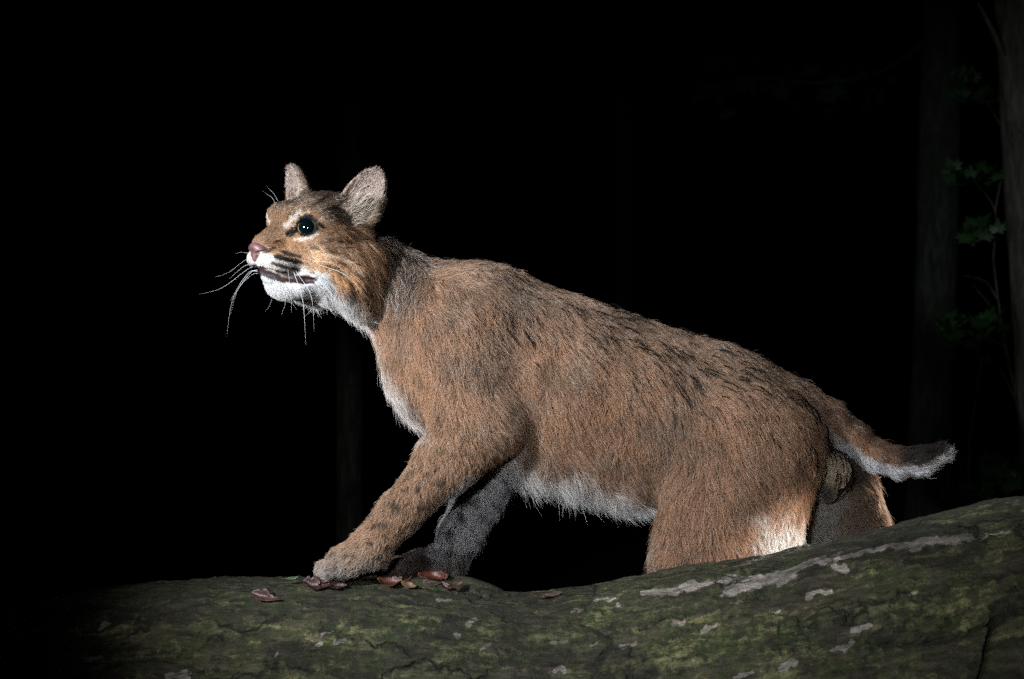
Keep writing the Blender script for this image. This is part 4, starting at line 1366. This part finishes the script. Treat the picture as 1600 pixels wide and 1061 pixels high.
def trunk_loft(pts, rads, seed, n=110, seg=36):
    p = spline(pts, n); r = np.interp(np.linspace(0, len(rads) - 1, n), np.arange(len(rads)), rads)
    v, f = [], []
    ang = np.linspace(0, 2 * math.pi, seg, endpoint=False)
    for i in range(n):
        for a in ang: v.append((p[i, 0] + r[i] * math.cos(a), p[i, 1] + r[i] * math.sin(a), p[i, 2]))
    v = np.array(v); c = np.repeat(p, seg, 0); rr = np.repeat(r, seg)
    d = fbm(v * np.array([6, 6, 1.6]), 3, seed) * 0.10 * rr + fbm(v * np.array([38, 38, 7]), 3, seed + 9) * 0.07 * rr
    v = v + norm((v - c) * np.array([1, 1, 0])) * d[:, None]
    for i in range(n - 1):
        for j in range(seg): f.append((i * seg + j, i * seg + (j + 1) % seg, (i + 1) * seg + (j + 1) % seg, (i + 1) * seg + j))
    f.append(tuple(range((n - 1) * seg, n * seg)))
    return v, f

def tree(px0, px_top, width, y, label, mat, limbs=(), seed=0, row_w=500):
    k = (1 + y / F)
    xb, xt = (px0 - 800) * k * S, (px_top - 800) * k * S
    yy = y * S
    zb = float(ground_z(np.array([xb]), np.array([yy]))[0])
    ztop = world(P(px_top, 0, y))[2]
    z530 = world(P(px0, 850, y))[2]
    r = width * k * S / 2
    sl = (xt - xb) / max(ztop - z530, 0.1)
    H_ = 7.5
    pts = [(xb + sl * (z - z530), yy, z) for z in (zb - 0.15, zb + 0.25, zb + 0.9, ztop, zb + H_)]
    root = empty('tree', Vector((pts[0][0], yy, zb)), label, 'tree', 'tree trunks in the dark behind the cat')
    v, f = trunk_loft(pts, [r * 1.5, r * 1.12, r * 1.02, r * 0.95, r * 0.55], seed)
    mesh_object('trunk', v, f, mat, root, scaled=False)
    for lp, rad in limbs:
        p = spline([world(P(a, b, c)) for a, b, c in lp], 16)
        v, f = tube(p, np.interp(np.linspace(0, 1, 16), [0, 1], [rad, rad * 0.35]), 8)
        v = v + (fbm(v * 30, 2, seed + 3) * rad * 0.25)[:, None]
        mesh_object('limb', v, f, mat, root, scaled=False)
    return root

tree(545, 548, 38, 3300, 'slim straight trunk standing behind the front leg, paler at its foot', M_BARKL, seed=401)
broad_tree = tree(1450, 1474, 62, 5200, 'broad dark trunk rising behind the tip of the tail', M_BARKG, seed=411)
tree(1652, 1598, 84, 3000, 'leaning grey brown trunk at the right edge of the picture', M_BARK, [([(1580, 120, 3000), (1562, 72, 2960), (1545, 35, 2930), (1528, 5, 2910)], 0.014)], seed=421)
tree(972, 974, 30, 8200, 'faint far trunk above the middle of the back', M_BARKG, seed=431)

# maple saplings: stems, twigs and single leaves
def maple_leaf_mesh():
    out = [(0, 0), (0.10, -0.02), (0.42, -0.14), (0.34, 0.06), (0.62, 0.22), (0.40, 0.30), (0.52, 0.52), (0.24, 0.46), (0.16, 0.62), (0.0, 1.0)]
    pts = out + [(-x, y) for x, y in reversed(out[1:-1])]
    v = [(0, 0.35, 0.02)] + [(x, y, 0.10 * abs(x) ** 1.3 - 0.12 * y * y) for x, y in pts]
    n = len(pts)
    f = [(0, 1 + i, 1 + (i + 1) % n) for i in range(n)]
    me = bpy.data.meshes.new('leaf')
    me.from_pydata(v, [], f)
    t = NT('maple_leaf')
    tc = t.n('TexCoord')
    oi = t.n('ObjectInfo')
    t.l(t.ramp(oi.outputs['Random'], [(0, (0.011, 0.042, 0.012)), (1, (0.025, 0.078, 0.022))]), t.b.inputs['Base Color'])
    t.b.inputs['Roughness'].default_value = 0.5
    me.materials.append(t.m)
    return me
LEAF_ME = maple_leaf_mesh()
def add_leaf(parent, pos, size, r):
    o = bpy.data.objects.new('leaf', LEAF_ME)
    COL.objects.link(o)
    o.parent = parent; o.matrix_parent_inverse = parent_inverse(parent)
    o.location = pos
    o.rotation_euler = (r.uniform(0.3, 1.5), r.uniform(-0.6, 0.6), r.uniform(-2.4, 2.4))
    o.scale = (size,) * 3
def sapling(label, stem, rad, twigs, clusters, seed):
    r = random.Random(seed)
    p = [world(P(*a)) for a in stem]
    zb = float(ground_z(np.array([p[-1][0]]), np.array([p[-1][1]]))[0])
    p.append(np.array([p[-1][0] + 0.02, p[-1][1], zb - 0.03]))
    root = empty('maple_sapling', Vector((p[-1][0], p[-1][1], zb)), label, 'sapling', 'maple saplings between the trunks')
    sp_ = spline(p, 40)
    v, f = tube(sp_, np.linspace(rad * 0.3, rad, 40), 7)
    mesh_object('stem', v, f, M_BARK, root, scaled=False)
    for tw in twigs:
        v, f = tube(spline([world(P(*a)) for a in tw], 14), np.linspace(rad * 0.4, rad * 0.12, 14), 5)
        mesh_object('twig', v, f, M_BARK, root, scaled=False)
    for (x0, y0, x1, y1, dep, n, size) in clusters:
        for i in range(n):
            q = world(P(r.uniform(x0, x1), r.uniform(y0, y1), dep + r.uniform(-160, 160)))
            add_leaf(root, Vector(q), size * r.uniform(0.45, 1.1), r)
sapling('bare forked maple sapling with drooping leaf sprays beside the leaning trunk', [(1552, 405, 3400), (1560, 470, 3400), (1572, 545, 3410), (1588, 620, 3420), (1598, 700, 3430)], 0.010,
        [[(1560, 470, 3400), (1540, 440, 3400), (1505, 430, 3380)], [(1566, 510, 3405), (1545, 475, 3400), (1520, 445, 3380)], [(1590, 630, 3420), (1560, 575, 3400), (1530, 560, 3380)], [(1572, 545, 3410), (1540, 530, 3380), (1480, 540, 3370)],
         [(1552, 405, 3400), (1555, 330, 3400), (1520, 280, 3400)], [(1555, 330, 3400), (1570, 220, 3400), (1530, 140, 3400)]],
        [(1465, 495, 1570, 545, 3370, 34, 0.075), (1485, 265, 1570, 290, 3400, 26, 0.075), (1508, 350, 1572, 382, 3400, 20, 0.075), (1480, 120, 1570, 160, 3400, 26, 0.075)], 5)
sapling('low leafy maple sapling behind the log at the lower right corner', [(1540, 740, 3000), (1536, 790, 3000), (1530, 850, 3000)], 0.007, [[(1540, 760, 3000), (1575, 750, 3000), (1600, 740, 2990)], [(1538, 780, 3000), (1500, 770, 2980), (1478, 780, 2980)]],
        [(1470, 760, 1560, 815, 2980, 30, 0.07), (1540, 715, 1605, 780, 3000, 26, 0.07)], 6)
sapling('thin sapling stem between the tail tip and the leaning trunk', [(1534, 560, 4200), (1522, 640, 4200), (1514, 720, 4200)], 0.007, [[(1534, 570, 4200), (1548, 556, 4190)]], [(1520, 540, 1560, 560, 4190, 3, 0.05)], 8)
# a drooping leafy limb of the broad trunk
def leafy_limb(root, pts, rad, clusters, seed):
    r = random.Random(seed)
    v, f = tube(spline([world(P(*a)) for a in pts], 24), np.linspace(rad, rad * 0.2, 24), 6)
    lo = mesh_object('limb', v, f, M_BARKG, root, scaled=False)
    for (x0, y0, x1, y1, dep, n, size) in clusters:
        for i in range(n):
            q = world(P(r.uniform(x0, x1), r.uniform(y0, y1), dep + r.uniform(-200, 200)))
            add_leaf(lo, Vector(q), size * r.uniform(0.5, 1.1), r)
leafy_limb(broad_tree, [(1452, 60, 5200), (1380, 110, 5000), (1280, 130, 4900), (1180, 120, 4900), (1100, 140, 4900)], 0.02, [(1085, 85, 1270, 185, 4900, 46, 0.11), (1230, 110, 1400, 200, 4950, 30, 0.11)], 7)
